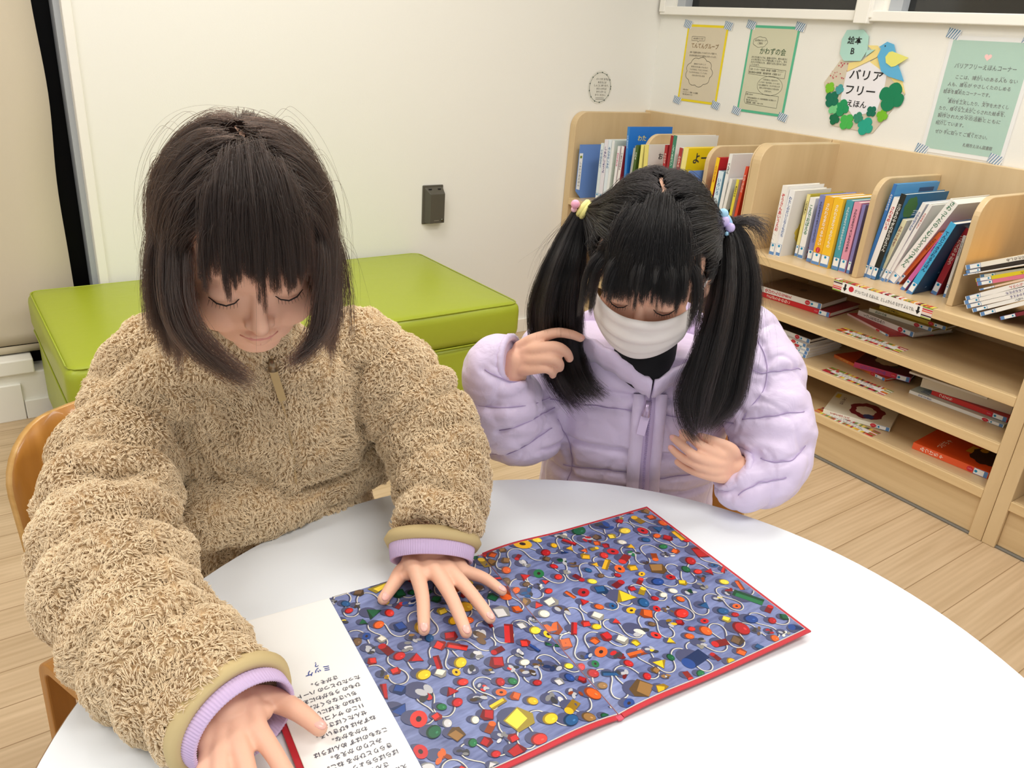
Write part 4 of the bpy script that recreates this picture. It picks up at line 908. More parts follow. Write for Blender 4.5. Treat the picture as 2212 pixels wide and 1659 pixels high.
def ell(m_, c, r, material, M=None, ax=None, nu=20, nv=14):
    c = Vector(c); V = []; F = []
    X, Y, Z = ax if ax else (Vector((1, 0, 0)), Vector((0, 1, 0)), Vector((0, 0, 1)))
    V.append(c+Z*r[2])
    for i in range(1, nv):
        th = PI*i/nv
        for j in range(nu): ph = 2*PI*j/nu; V.append(c+X*r[0]*math.sin(th)*math.cos(ph)+Y*r[1]*math.sin(th)*math.sin(ph)+Z*r[2]*math.cos(th))
    V.append(c-Z*r[2]); L = len(V)-1
    for j in range(nu): F.append((0, 1+j, 1+(j+1) % nu)); F.append((L, 1+(nv-2)*nu+(j+1) % nu, 1+(nv-2)*nu+j))
    for i in range(nv-2):
        for j in range(nu): a = 1+i*nu+j; b = 1+i*nu+(j+1) % nu; F.append((a, a+nu, b+nu, b))
    m_.add(V, F, material, M, True)
def loft(m_, rings, material, n=40, k=5, sup=2.4):
    """rings: (centre, half-width vector, half-depth vector)"""
    C_, _ = catm([r[0] for r in rings], [0]*len(rings), k); A_, _ = catm([r[1] for r in rings], [0]*len(rings), k); B_, _ = catm([r[2] for r in rings], [0]*len(rings), k)
    V = []; F = []
    for c, a, b in zip(C_, A_, B_):
        for q in range(n):
            t = 2*PI*q/n; x, y = math.cos(t), math.sin(t)
            x = math.copysign(abs(x)**(2/sup), x); y = math.copysign(abs(y)**(2/sup), y); V.append(c+a*x+b*y)
    L = len(C_)
    for i in range(L-1):
        for q in range(n): F.append((i*n+q, i*n+(q+1) % n, (i+1)*n+(q+1) % n, (i+1)*n+q))
    F.append(tuple(range(n))[::-1]); F.append(tuple(range((L-1)*n, L*n)))
    m_.add(V, F, material, smooth=True)
def fuse(m_, name, voxel, smooth_it, parent, material, disp=None, tagk=None):
    """weld all shapes of m_ into one continuous skin"""
    me = bpy.data.meshes.new('tmp'); me.from_pydata(m_.v, [], m_.f); me.update()
    bm = bmesh.new(); bm.from_mesh(me); bmesh.ops.recalc_face_normals(bm, faces=bm.faces); bm.to_mesh(me); bm.free()
    o = bpy.data.objects.new('tmp', me); C.objects.link(o)
    r = o.modifiers.new('r', 'REMESH'); r.mode = 'VOXEL'; r.voxel_size = voxel; r.use_smooth_shade = True
    s = o.modifiers.new('s', 'SMOOTH'); s.factor = .5; s.iterations = smooth_it
    dg = bpy.context.evaluated_depsgraph_get(); new = bpy.data.meshes.new_from_object(o.evaluated_get(dg)); bpy.data.objects.remove(o); bpy.data.meshes.remove(me)
    n = len(new.vertices); co = np.empty(n*3, np.float32); new.vertices.foreach_get('co', co); co = co.reshape(-1, 3)
    if disp is not None:
        no = np.empty(n*3, np.float32); new.vertices.foreach_get('normal', no); no = no.reshape(-1, 3)
        co = co + no*disp(co, no)[:, None]; new.vertices.foreach_set('co', co.astype(np.float32).ravel()); new.update()
    new.name = name; new.materials.clear(); new.materials.append(material)
    new.polygons.foreach_set('use_smooth', [True]*len(new.polygons)); new.polygons.foreach_set('material_index', [0]*len(new.polygons))
    ob = bpy.data.objects.new(name, new); C.objects.link(ob)
    if parent: ob.parent = parent
    return ob
def vnoise(p, scale, seed=0):
    """smooth value noise on an (n,3) array, -1..1"""
    q = p*scale + seed*17.3; i = np.floor(q).astype(np.int64); f = q-i; f = f*f*(3-2*f)
    def h(a, b, c):
        x = (a*374761393 + b*668265263 + c*2147483647 + seed*974711) & 0xffffffff; x = ((x ^ (x >> 13))*1274126177) & 0xffffffff
        return ((x ^ (x >> 16)) & 0xffff)/32767.5-1
    r = 0
    for dx in (0, 1):
        for dy in (0, 1):
            for dz in (0, 1):
                w_ = (f[:, 0] if dx else 1-f[:, 0])*(f[:, 1] if dy else 1-f[:, 1])*(f[:, 2] if dz else 1-f[:, 2])
                r = r + w_*h(i[:, 0]+dx, i[:, 1]+dy, i[:, 2]+dz)
    return r
def strands(name, pts, rad, material, parent):
    """pts (N,K,3), rad (N,K)"""
    N, K = pts.shape[:2]
    cu = bpy.data.hair_curves.new(name); cu.add_curves([K]*N)
    cu.points.foreach_set('position', pts.astype(np.float32).ravel())
    cu.points.foreach_set('radius', rad.astype(np.float32).ravel())
    cu.materials.append(material)
    o = bpy.data.objects.new(name, cu); C.objects.link(o); o.parent = parent; return o
def hair_mat(name, rgb, rough=.32, var=.25):
    m = bpy.data.materials.new(name); m.use_nodes = True; nt = m.node_tree; nt.nodes.clear()
    o = nt.nodes.new('ShaderNodeOutputMaterial'); h = nt.nodes.new('ShaderNodeBsdfHairPrincipled'); h.parametrization = 'COLOR'
    h.inputs['Color'].default_value = lin(rgb); h.inputs['Roughness'].default_value = rough; h.inputs['Radial Roughness'].default_value = .4
    for k_, v_ in (('Random Color', var), ('Random Roughness', .2)):
        if k_ in h.inputs: h.inputs[k_].default_value = v_
    nt.links.new(h.outputs[0], o.inputs[0]); return m
skin = mat('skin', (238, 187, 160), .5, spec=.35, sss=.12, bump=(420, .12, .0006))
lipm = mat('lip_skin', (222, 150, 138), .45); nail = mat('nail', (242, 184, 172), .25, spec=.5)

class Head:
    def __init__(s, C0, tilt, yaw=0.0, roll=0.0):
        B = (CO-C0).normalized(); S = Vector((0, 0, 1)).cross(B).normalized()     # S points to the right of the photo
        U = B.cross(S).normalized()
        F_ = (B*math.cos(tilt)-U*math.sin(tilt)); U2 = (U*math.cos(tilt)+B*math.sin(tilt))
        R_ = Matrix.Rotation(yaw, 3, U2); F_ = R_ @ F_; S = R_ @ S
        R_ = Matrix.Rotation(roll, 3, F_); S = R_ @ S; U2 = R_ @ U2
        s.C = C0; s.S = S; s.F = F_; s.U = U2; s.ax = (S, F_, U2)
        s.m = np.array([list(S), list(F_), list(U2)])     # local -> world: p @ m + C
        s.c = np.array(list(C0))
    def w(s, x, y, z): return s.C + s.S*x + s.F*y + s.U*z
    def tow(s, p): return p @ s.m + s.c
    def tol(s, p): return (p-s.c) @ s.m.T
def head_shapes(m_, H, mt):
    e = lambda c, r: ell(m_, H.w(*c), r, mt, ax=H.ax)
    e((0, -.008, .015), (.073, .088, .088)); e((0, .022, -.035), (.058, .057, .068)); e((0, .03, .02), (.058, .056, .06))
    for x in (-1, 1):
        e((x*.031, .046, -.050), (.028, .026, .027)); e((x*.029, .064, -.014), (.016, .0125, .011)); e((x*.0085, .082, -.045), (.0065, .007, .006))
        e((x*.073, -.006, -.022), (.008, .017, .026)); e((x*.075, .0, -.04), (.007, .010, .012))
        e((x*.029, .066, .012), (.019, .010, .007))
    e((0, .050, -.090), (.026, .022, .018)); e((0, .045, -.075), (.040, .030, .022))
    limb(m_, [H.w(0, .070, -.006), H.w(0, .079, -.026), H.w(0, .0885, -.044)], [.006, .0068, .0088], mt, n=12)
    limb(m_, [H.w(-.019, .068, -.0675), H.w(-.008, .0765, -.0655), H.w(0, .0775, -.067), H.w(.008, .0765, -.0655), H.w(.019, .068, -.0675)], [.0022, .0045, .004, .0045, .0022], mt, n=10)
    limb(m_, [H.w(-.015, .068, -.0715), H.w(0, .0765, -.0745), H.w(.015, .068, -.0715)], [.0025, .0058, .0025], mt, n=10)
def face_details(H, par, mouth=True, browcol=(40, 30, 26)):
    dk_ = mat('lash_brown', (34, 24, 22), .6)
    for x in (-1, 1):
        m_ = MB(); m_.tube([H.w(x*.0155, .0735, -.0175), H.w(x*.021, .0765, -.0210), H.w(x*.029, .0775, -.0225), H.w(x*.037, .0745, -.0210), H.w(x*.0435, .0685, -.0175)], [.0004, .0007, .0008, .0008, .0004], dk_, 8)
        for k in range(9):
            t = k/8; x0 = .019+.024*t; y0 = .0775-.008*(t-.3)**2*2; m_.tube([H.w(x*x0, y0, -.0218+.003*abs(t-.4)), H.w(x*(x0+.002*t), y0+.003, -.0245)], [.00025, .0001], dk_, 5)
        m_.build('eyelashes', par)
        MB().tube([H.w(x*.014, .0775, .0105), H.w(x*.022, .0765, .0145), H.w(x*.032, .0725, .0155), H.w(x*.042, .064, .011)], [.0012, .0019, .0016, .0006], mat('brow', browcol, .8), 8).build('eyebrow', par)
    if mouth:
        m_ = MB(); m_.tube([H.w(-.018, .0712, -.0685), H.w(-.008, .0790, -.0670), H.w(0, .0795, -.0682), H.w(.008, .0790, -.0670), H.w(.018, .0712, -.0685)], [.0010, .0028, .0026, .0028, .0010], lipm, 8)
        m_.tube([H.w(-.013, .0722, -.0715), H.w(0, .0785, -.0742), H.w(.013, .0722, -.0715)], [.0008, .0036, .0008], lipm, 8); m_.build('lips', par)
def hand(m_, wrist, wl, wr, fingers, mt, rp=.0105):
    """wrist centre, lateral wrist points for thumb side / little-finger side, fingers: list of [joints], [radii]; the first is the thumb"""
    W_ = Vector(wrist); n = len(fingers)
    for k, (J, R_) in enumerate(fingers):
        J = [Vector(j) for j in J]
        if k == 0: limb(m_, [W_.lerp(Vector(wl), .7)]+J, [rp*1.0, R_[0]*1.15]+R_[1:], mt, k=5, n=14)
        else:
            b = Vector(wl).lerp(Vector(wr), (k-1)/(n-2)*.9+.05)
            limb(m_, [b, b.lerp(J[0], .55)]+J, [rp, rp*1.02, R_[0]*1.12]+R_[1:], mt, k=5, n=14)
            if k > 1:
                Q = Vector(fingers[k-1][0][0]); mid = Q.lerp(J[0], .5); bb_ = W_.lerp(mid, .25)
                limb(m_, [bb_, bb_.lerp(mid, .6), bb_.lerp(mid, .97)], [rp, rp*.98, rp*.72], mt, k=4, n=12)
    J0 = Vector(fingers[0][0][0]); J1 = Vector(fingers[1][0][0])
    limb(m_, [W_, J0.lerp(J1, .45)], [rp*.95, rp*.8], mt, n=12)
def nails(par, hands):
    for J, R_, up in hands:
        a, b = Vector(J[-2]), Vector(J[-1]); d = (b-a).normalized(); up = Vector(up); s_ = d.cross(up).normalized(); up = s_.cross(d).normalized()
        m_ = MB(); ell(m_, b-d*R_[-1]*.30+up*R_[-1]*.66, (R_[-1]*.70, R_[-1]*1.10, R_[-1]*.34), nail, ax=(s_, d, (up)), nu=14, nv=8); m_.build('fingernail', par)
def simhair(H, roots_l, dirs_l, shells, length, K, grav, cutz=None, curl=0.0, centre=(0, -.006, .0), stop=None):
    """march hair guides over the head; all numbers in head space except gravity and cut height"""
    N = len(roots_l); p = roots_l.copy(); d = dirs_l/np.linalg.norm(dirs_l, axis=1, keepdims=True); step = length/(K-1)
    g = np.array([0, 0, -1.0]) @ H.m.T; out = [p.copy()]; cen = np.array(centre); alive = np.ones(N, bool)
    held = np.ones(N, bool)
    for k in range(1, K):
        w_ = np.where(held, grav, .34)[:, None]
        d = d*(1-w_)+g*w_; d /= np.linalg.norm(d, axis=1, keepdims=True)
        q = p+d*step[:, None]; rel = (q-cen)/shells; r = np.linalg.norm(rel, axis=1); ins = r < 1
        nrm = rel/shells; nrm /= np.maximum(np.linalg.norm(nrm, axis=1, keepdims=True), 1e-6)
        hold = (nrm @ -g) > -.05+0*r; lim = 1+.03*(k < 3)
        held = hold; snap = ins | (hold & (r > lim)); q = np.where(snap[:, None], cen+rel/np.maximum(r, 1e-6)[:, None]*shells, q)
        nd = q-p; ln = np.linalg.norm(nd, axis=1, keepdims=True); d = np.where(ln > 1e-6, nd/np.maximum(ln, 1e-6), d)
        if stop is not None: alive &= ~stop(q, H)
        q = np.where(alive[:, None], q, p)
        p = q; out.append(p.copy())
    out = np.stack(out, 1); seg = np.linalg.norm(np.diff(out, axis=1), axis=2); cum = np.concatenate([np.zeros((N, 1)), np.cumsum(seg, 1)], 1); res = np.empty_like(out)
    for i in range(N):
        tt = np.linspace(0, cum[i, -1], K); keep = np.concatenate([[True], seg[i] > 1e-6])
        for a in range(3): res[i, :, a] = np.interp(tt, cum[i][keep], out[i][keep, a])
    return res
def spread(H, guides, per, rad, jitter, tip=.45, wav=.0015, seed=1, taper=(1, .25), trim=0.12, fade=0.0):
    """many strands around each guide (head space in, world space out)"""
    rng = np.random.RandomState(seed); N, K = guides.shape[:2]
    g = np.repeat(guides, per, 0); M_ = len(g); t = np.linspace(0, 1, K)
    L_ = 1-trim*rng.rand(M_); idx = t[None, :]*L_[:, None]*(K-1); i0 = np.clip(np.floor(idx).astype(int), 0, K-2); f = (idx-i0)[..., None]
    g = np.take_along_axis(g, i0[..., None], 1)*(1-f)+np.take_along_axis(g, (i0+1)[..., None], 1)*f
    off = rng.randn(M_, 3)*jitter; off2 = rng.randn(M_, 3)*wav; ph = rng.rand(M_)*6.28
    env = (1-(1-tip)*t)[None, :, None]
    g = g+off[:, None, :]*env+off2[:, None, :]*np.sin(t[None, :]*5+ph[:, None])[..., None]*t[None, :, None]
    r = rad*(taper[0]+(taper[1]-taper[0])*t)[None, :]*(1+.3*rng.rand(M_))[:, None]
    if fade: r = r*np.clip(t/fade+.02, 0, 1)[None, :]
    return (H.tow(g) if H else g), r
def tube_pile(name, ob, count, length, rad, material, parent, seed=3, zmin=.46, tang=.8):
    """curly sherpa pile on a garment"""
    me = ob.data; me.calc_loop_triangles(); nt_ = len(me.loop_triangles)
    tri = np.empty(nt_*3, np.int32); me.loop_triangles.foreach_get('vertices', tri); tri = tri.reshape(-1, 3)
    co = np.empty(len(me.vertices)*3, np.float32); me.vertices.foreach_get('co', co); co = co.reshape(-1, 3).astype(float)
    a, b, c = co[tri[:, 0]], co[tri[:, 1]], co[tri[:, 2]]; nn = np.cross(b-a, c-a); ar = np.linalg.norm(nn, axis=1); nn = nn/np.maximum(ar, 1e-12)[:, None]
    ar = ar*((a[:, 2] > zmin)); rng = np.random.RandomState(seed); pk = rng.choice(nt_, count, p=ar/ar.sum())
    u = rng.rand(count, 1); v = rng.rand(count, 1); fl = (u+v) > 1; u = np.where(fl, 1-u, u); v = np.where(fl, 1-v, v)
    p = a[pk]+(b-a)[pk]*u+(c-a)[pk]*v; n = nn[pk]
    def field(q, sc_, s0): return np.stack([vnoise(q, sc_, s0), vnoise(q, sc_, s0+1), vnoise(q, sc_, s0+2)], 1)
    wp = field(p, 90, 7)*.6; lock = np.floor(p*290+wp); conv = (lock+.5-wp)/290-p; conv -= n*np.sum(conv*n, 1, keepdims=True); hsh = np.sin(lock @ np.array([[12.98, 78.2, 37.7], [39.3, 11.1, 83.1], [73.1, 52.2, 9.1]]))*43758.5; hsh = (hsh-np.floor(hsh))*2-1
    flow = field(p, 24, 1)*1.1+field(p, 80, 4)*.6+hsh*.42+np.array([0, 0, -.5]); flow -= n*np.sum(flow*n, 1, keepdims=True); flow /= np.maximum(np.linalg.norm(flow, axis=1, keepdims=True), .35)
    side = np.cross(n, flow)
    K = 5; L_ = length*(.7+.6*rng.rand(count, 1)); sg = np.sign(hsh[:, :1]); out = []
    for k in range(K):
        t = k/(K-1); ang = t*2.0
        out.append(p+L_*(n*(math.sin(min(ang, 1.5))*.72)+flow*t*tang+side*sg*(.30*math.sin(t*3.9)))+conv*(.72*t**.8))
    pts = np.stack(out, 1); r = rad*np.array([.9, 1, .95, .75, .3])[None, :]*(.75+.5*rng.rand(count, 1))
    return strands(name, pts, r, material, parent)
def bvh_of(*obs):
    V = []; F = []
    for ob in obs:
        o = len(V); V += [v.co.copy() for v in ob.data.vertices]; F += [tuple(i+o for i in p.vertices) for p in ob.data.polygons]
    return BVHTree.FromPolygons(V, F)
def surf(bvh, u, v, lift=0.0):
    h = bvh.ray_cast(CO, ray(u, v)); return (h[0]-ray(u, v)*lift, h[1]) if h[0] else (None, None)
def resample(path, n):
    L_ = [0]
    for a, b in zip(path, path[1:]): L_.append(L_[-1]+(b-a).length)
    out = []
    for i in range(n):
        s = L_[-1]*i/(n-1); j = 0
        while j < len(L_)-2 and L_[j+1] < s: j += 1
        f = (s-L_[j])/max(1e-9, L_[j+1]-L_[j]); out.append(path[j].lerp(path[j+1], min(1, f)))
    return out
# ------------------------------------------------------------------ child in the beige fleece
K1 = thing('person', 'child in fluffy beige fleece with a dark bob, hands on the open book', 'person', (.3, .98, 0))
def unpar(o): o.matrix_parent_inverse = K1.matrix_world.inverted(); return o
K1.location = (0, 0, 0)   # parts are modelled in room coordinates
H1 = Head(P(532, 505, .845), math.radians(38), math.radians(5))
Z = Vector((0, 0, 1))
# hands lying on the book / table
zt = TZ
def T(u, v, z):
    r = ray(u, v); return CO + r*((z-1.2)/r.z)
lh = [([T(868, 1236, .600), T(851, 1261, .601), T(828, 1294, .599)], [.0092, .0086, .0072]),
      ([T(902, 1243, .616), T(913, 1290, .611), T(915, 1329, .604), T(916, 1361, .599)], [.0088, .0082, .0076, .0068]),
      ([T(945, 1240, .619), T(973, 1286, .614), T(993, 1331, .605), T(1007, 1366, .600)], [.0090, .0083, .0077, .0069]),
      ([T(977, 1238, .617), T(1014, 1277, .612), T(1041, 1311, .604), T(1059, 1336, .600)], [.0087, .0080, .0074, .0066]),
      ([T(1001, 1233, .612), T(1040, 1246, .607), T(1063, 1260, .602), T(1085, 1277, .599)], [.0080, .0074, .0068, .006])]
rh = [([T(578, 1508, .612), T(640, 1534, .610), T(690, 1573, .603)], [.0105, .0098, .0078]),
      ([T(556, 1576, .617), T(590, 1625, .612), T(618, 1672, .604), T(640, 1705, .600)], [.0092, .0086, .0080, .007]),
      ([T(510, 1590, .618), T(530, 1650, .613), T(545, 1705, .605), T(556, 1742, .600)], [.0093, .0086, .0080, .007]),
      ([T(478, 1610, .616), T(478, 1665, .611), T(482, 1715, .604), T(486, 1750, .600)], [.0090, .0083, .0078, .007]),
      ([T(452, 1628, .611), T(440, 1672, .606), T(434, 1705, .602), T(430, 1735, .598)], [.0083, .0076, .0070, .006])]
wl1 = (T(880, 1210, .612), T(985, 1212, .612)); wr1 = (T(535, 1500, .622), T(448, 1585, .618))
nk1 = Vector((.272, .905, .85))
b_ = MB(); head_shapes(b_, H1, skin)
limb(b_, [H1.w(0, -.025, -.05), H1.w(0, -.035, -.09), nk1], [.044, .042, .046], skin)
S1 = [Vector((.155, 1.0, .79)), Vector((.42, .90, .80))]
loft(b_, [(nk1, Vector((.035, -.010, 0)), Vector((.010, .035, 0))), (Vector((.285, .95, .765)), Vector((.105, -.03, 0)), Vector((.015, .045, 0))), (Vector((.30, .985, .65)), Vector((.10, -.03, 0)), Vector((.02, .055, 0))), (Vector((.30, 1.0, .45)), Vector((.12, -.03, 0)), Vector((.02, .09, 0))), (Vector((.30, 1.0, .365)), Vector((.11, -.03, 0)), Vector((.02, .08, 0)))], skin)
limb(b_, [P(355, 815, 1.12), P(262, 1000, 1.06), P(235, 1210, .96), P(400, 1430, .87), wr1[0].lerp(wr1[1], .5)], [.030, .030, .028, .025, .02], skin)
limb(b_, [P(765, 785, 1.10), P(930, 900, 1.07), P(958, 1010, 1.05), P(940, 1130, 1.01), wl1[0].lerp(wl1[1], .5)], [.030, .030, .028, .023, .019], skin)
hand(b_, wl1[0].lerp(wl1[1], .5), wl1[0], wl1[1], lh, skin); hand(b_, wr1[0].lerp(wr1[1], .5), wr1[0], wr1[1], rh, skin, .0115)
for s in (-1, 1):
    limb(b_, [Vector((.30+s*.07, .99, .41)), Vector((.27+s*.08, .68, .42)), Vector((.27+s*.08, .66, .2)), Vector((.27+s*.08, .67, .06)), Vector((.27+s*.085, .60, .03))], [.055, .045, .036, .028, .024], skin)
body1 = fuse(b_, 'body', .0022, 3, K1, skin)
face_details(H1, K1)
nails(K1, [(J, R_, Z) for J, R_ in lh[1:]]+[(lh[0][0], lh[0][1], Vector((.3, -.4, .8))), (rh[0][0], rh[0][1], Vector((.3, -.5, .8)))])
# fleece jacket
fleece_base = mat('fleece_backing', (226, 200, 158), .95, sheen=.3)
def gather(ts, amp, seed):
    r_ = random.Random(seed); W_ = [(t+r_.uniform(-.015, .015), r_.uniform(.014, .024), r_.uniform(.7, 1.2)) for t in ts]
    return lambda t: 1+.035-amp*sum(k*math.exp(-((t-c)/w_)**2) for c, w_, k in W_)
def folds(freq, amp, seed):
    r_ = random.Random(seed); ph = [r_.uniform(0, 6.28) for _ in range(4)]
    return lambda t: 1+amp*(.6*math.sin(freq*t+ph[0])+.4*math.sin(freq*1.7*t+ph[1])+.3*math.sin(freq*2.9*t+ph[2]))
j_ = MB(); fb = fleece_base
A1 = [(352, 775, 1.10, .052), (312, 850, 1.10, .060), (275, 950, 1.07, .066), (243, 1065, 1.02, .070), (236, 1190, .97, .073), (275, 1310, .925, .073), (352, 1415, .885, .069), (430, 1483, .855, .062), (490, 1530, .832, .055)]
A2 = [(765, 755, 1.09, .056), (825, 805, 1.085, .062), (893, 880, 1.08, .064), (938, 960, 1.07, .062), (955, 1040, 1.045, .059), (946, 1100, 1.02, .055), (937, 1150, 1.003, .051)]
limb(j_, [P(*a[:3]) for a in A1], [a[3] for a in A1], fb, k=12, n=32, mod=gather((.12, .24, .34, .43, .53, .62, .71, .80, .90), .17, 2), endcap=(True, False))
limb(j_, [P(*a[:3]) for a in A2], [a[3] for a in A2], fb, k=12, n=32, mod=gather((.12, .26, .38, .50, .61, .72, .84), .16, 5), endcap=(True, False))
ax_ = Vector((.965, -.26, 0)); bx = Vector((.26, .965, 0))
loft(j_, [(nk1+Vector((.0, .005, .015)), ax_*.055, bx*.055), (nk1+Vector((.002, .012, -.025)), ax_*.095, bx*.062), (Vector((.285, .945, .785)), ax_*.155, bx*.082), (Vector((.295, .962, .70)), ax_*.160, bx*.098), (Vector((.305, .99, .62)), ax_*.158, bx*.100), (Vector((.31, 1.0, .52)), ax_*.165, bx*.118), (Vector((.31, 1.0, .42)), ax_*.16, bx*.12)], fb)
limb(j_, [H1.w(0, -.05, -.075).lerp(nk1, .5)+Vector((0, .012, 0)), nk1], [.052, .062], fb)
# fabric bunched over the table edge
limb(j_, [P(450, 1105, 1.09), P(560, 1085, 1.11), P(680, 1042, 1.14), P(790, 1012, 1.17)], [.045, .045, .038, .030], fb, mod=folds(14, .05, 9))
limb(j_, [P(640, 1040, 1.12), P(720, 1000, 1.13), P(800, 985, 1.16)], [.02, .03, .034], fb)
def fdisp(co, no): return .0075*vnoise(co*np.array([1, 1, .38]), 27, 13)*np.clip((co[:, 2]-.56)/.06, 0, 1)*(np.abs(co[:, 0]-.29) < .17)+.0040*vnoise(co, 32, 3)+.003*vnoise(co, 70, 5)-.004*np.exp(-((co[:, 2]-.69-.05*vnoise(co, 6, 9))/.008)**2)*(vnoise(co, 9, 4) > 0)
jac1 = fuse(j_, 'fleece_jacket', .0045, 4, K1, fleece_base, fdisp)
CRE = [([(273, 771), (358, 863), (383, 948), (386, 1047), (372, 1180)], .016, .012), ([(365, 721), (429, 884), (485, 990), (585, 1054), (670, 1058)], .012, .013), ([(400, 900), (430, 980), (470, 1050)], .009, .012),
       ([(410, 720), (478, 863), (528, 969)], .009, .013), ([(790, 965), (770, 1019), (684, 1050), (600, 1085)], .015, .011), ([(691, 745), (691, 948)], .006, .010), ([(815, 690), (772, 827), (776, 955)], .013, .012),
       ([(591, 792), (612, 880), (632, 970), (640, 1045)], .007, .008), ([(120, 1000), (230, 1030), (340, 1010)], .009, .010), ([(560, 800), (580, 900), (600, 960)], .005, .012), ([(730, 760), (735, 860), (720, 960)], .006, .012)]
_bv = bvh_of(jac1); n_ = len(jac1.data.vertices); co = np.empty(n_*3, np.float32); jac1.data.vertices.foreach_get('co', co); co = co.reshape(-1, 3).astype(float)
no = np.empty(n_*3, np.float32); jac1.data.vertices.foreach_get('normal', no); no = no.reshape(-1, 3); dd = np.zeros(n_)
for px, dep, wd in CRE:
    q = [_bv.ray_cast(CO, ray(u, v))[0] for u, v in px]; q = [p for p in q if p]
    if len(q) < 2: continue
    L_ = resample(catm(q, [0]*len(q), 6)[0], 50); dm = np.full(n_, 1.0)
    for i, p in enumerate(L_): dm = np.minimum(dm, np.linalg.norm(co-np.array(list(p)), axis=1)+.012*max(0, abs(i-24.5)/24.5-.75)*4)
    dd = np.minimum(dd, -dep*np.exp(-(dm/wd)**2)) + dep*.35*np.exp(-((dm-2.1*wd)/wd)**2)
co = co+no*dd[:, None]; jac1.data.vertices.foreach_set('co', co.astype(np.float32).ravel()); jac1.data.update()
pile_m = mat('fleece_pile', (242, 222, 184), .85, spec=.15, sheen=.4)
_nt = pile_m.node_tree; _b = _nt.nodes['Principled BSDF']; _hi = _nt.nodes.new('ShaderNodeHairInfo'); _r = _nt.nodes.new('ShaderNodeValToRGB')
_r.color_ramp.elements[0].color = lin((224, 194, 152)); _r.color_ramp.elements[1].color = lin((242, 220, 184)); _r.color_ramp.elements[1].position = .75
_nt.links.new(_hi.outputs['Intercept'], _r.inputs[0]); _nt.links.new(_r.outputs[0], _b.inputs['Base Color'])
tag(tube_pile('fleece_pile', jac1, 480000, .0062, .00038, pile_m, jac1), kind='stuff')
# cuffs
lilac_rib = bpy.data.materials.new('lilac_rib'); lilac_rib.use_nodes = True
_b = lilac_rib.node_tree.nodes['Principled BSDF']; _b.inputs['Base Color'].default_value = lin((210, 186, 222)); _b.inputs['Roughness'].default_value = .9
bind = mat('beige_binding', (206, 184, 134), .8)
def cuff(name, c0, c1, r0, r1, material, flat=.8, rib=0, th=.003, upv=Z):
    c0, c1 = Vector(c0), Vector(c1); d = (c1-c0).normalized(); s_ = d.cross(upv).normalized(); u_ = s_.cross(d).normalized()
    n = 400 if rib else 48; V = []; F = []; rows = [(0, r0-th), (0, r0), (.5, (r0+r1)/2+th*.5), (1, r1), (1.02, r1-th*.5), (1, r1-th), (.0, r0-th)]
    for t, r in rows:
        for q in range(n):
            a = 2*PI*q/n; rr = r*(1+(.010*math.cos(rib*a) if rib else 0)); V.append(c0.lerp(c1, t)+s_*rr*math.cos(a)+u_*rr*flat*math.sin(a))
    for i in range(len(rows)-1):
        for q in range(n): F.append((i*n+q, i*n+(q+1) % n, (i+1)*n+(q+1) % n, (i+1)*n+q))
    return MB().add(V, F, material, smooth=True).build(name, K1)
cuff('cuff_binding', P(936, 1158, 1.003), P(934, 1184, .998), .0565, .0555, bind, .72, th=.008)
cuff('shirt_cuff', P(935, 1155, 1.0), P(932, 1213, .989), .0510, .0495, lilac_rib, .62, rib=100, th=.0035)
cuff('cuff_binding', P(488, 1529, .833), P(512, 1549, .822), .062, .0605, bind, .86, th=.008)
cuff('shirt_cuff', P(495, 1536, .830), P(532, 1568, .812), .0545, .0515, lilac_rib, .8, rib=100, th=.0035)
# zip with pull tab
bv = bvh_of(jac1)
zp = [surf(bv, u, v, .0055)[0] for u, v in [(585, 770), (590, 800), (598, 840), (612, 880), (624, 920), (632, 970), (637, 1010), (640, 1045)]]
zp = [p for p in zp if p]; zp = resample(zp, 60)
m_ = MB(); tape_m = mat('zip_tape', (200, 172, 128), .8); m_.tube(zp, .0014, tape_m, 8)
for i in range(0, 59): m_.tube([zp[i]+Vector((-.0022, 0, 0)), zp[i]+Vector((.0022, 0, 0))], .0009, tape_m, 5)
m_.build('zipper', jac1)
pt = [surf(bv, u, v, .012)[0] for u, v in [(588, 778), (590, 800), (600, 835), (611, 866)]]; met = mat('zip_metal', (150, 130, 104), .35, .8)
m_ = MB(); m_.tube([pt[0], pt[1]], [.004, .006], met, 10); d_ = (pt[3]-pt[1]).normalized(); sd_ = d_.cross(ray(600, 840)).normalized()
for a, b, wd in ((pt[1], pt[3], .0045),): m_.add([a-sd_*wd, a+sd_*wd, b+sd_*wd, b-sd_*wd]+[p-ray(600, 840)*.002 for p in (a-sd_*wd, a+sd_*wd, b+sd_*wd, b-sd_*wd)], [(0, 1, 2, 3), (7, 6, 5, 4), (0, 4, 5, 1), (1, 5, 6, 2), (2, 6, 7, 3), (3, 7, 4, 0)], mat('pull_tab', (196, 168, 118), .6))
m_.build('zipper_pull', jac1)
# trousers and shoes
tm = mat('grey_trousers', (96, 96, 104), .9); m_ = MB()
for s in (-1, 1): limb(m_, [Vector((.30+s*.07, 1.0, .405)), Vector((.27+s*.08, .68, .425)), Vector((.27+s*.08, .66, .2)), Vector((.27+s*.08, .67, .10))], [.066, .056, .048, .042], tm)
fuse(m_, 'trousers', .006, 4, K1, tm)
for s in (-1, 1):
    m_ = MB(); ell(m_, (.27+s*.083, .63, .035), (.034, .085, .034), cm((230, 230, 232))); m_.build('shoe', K1)

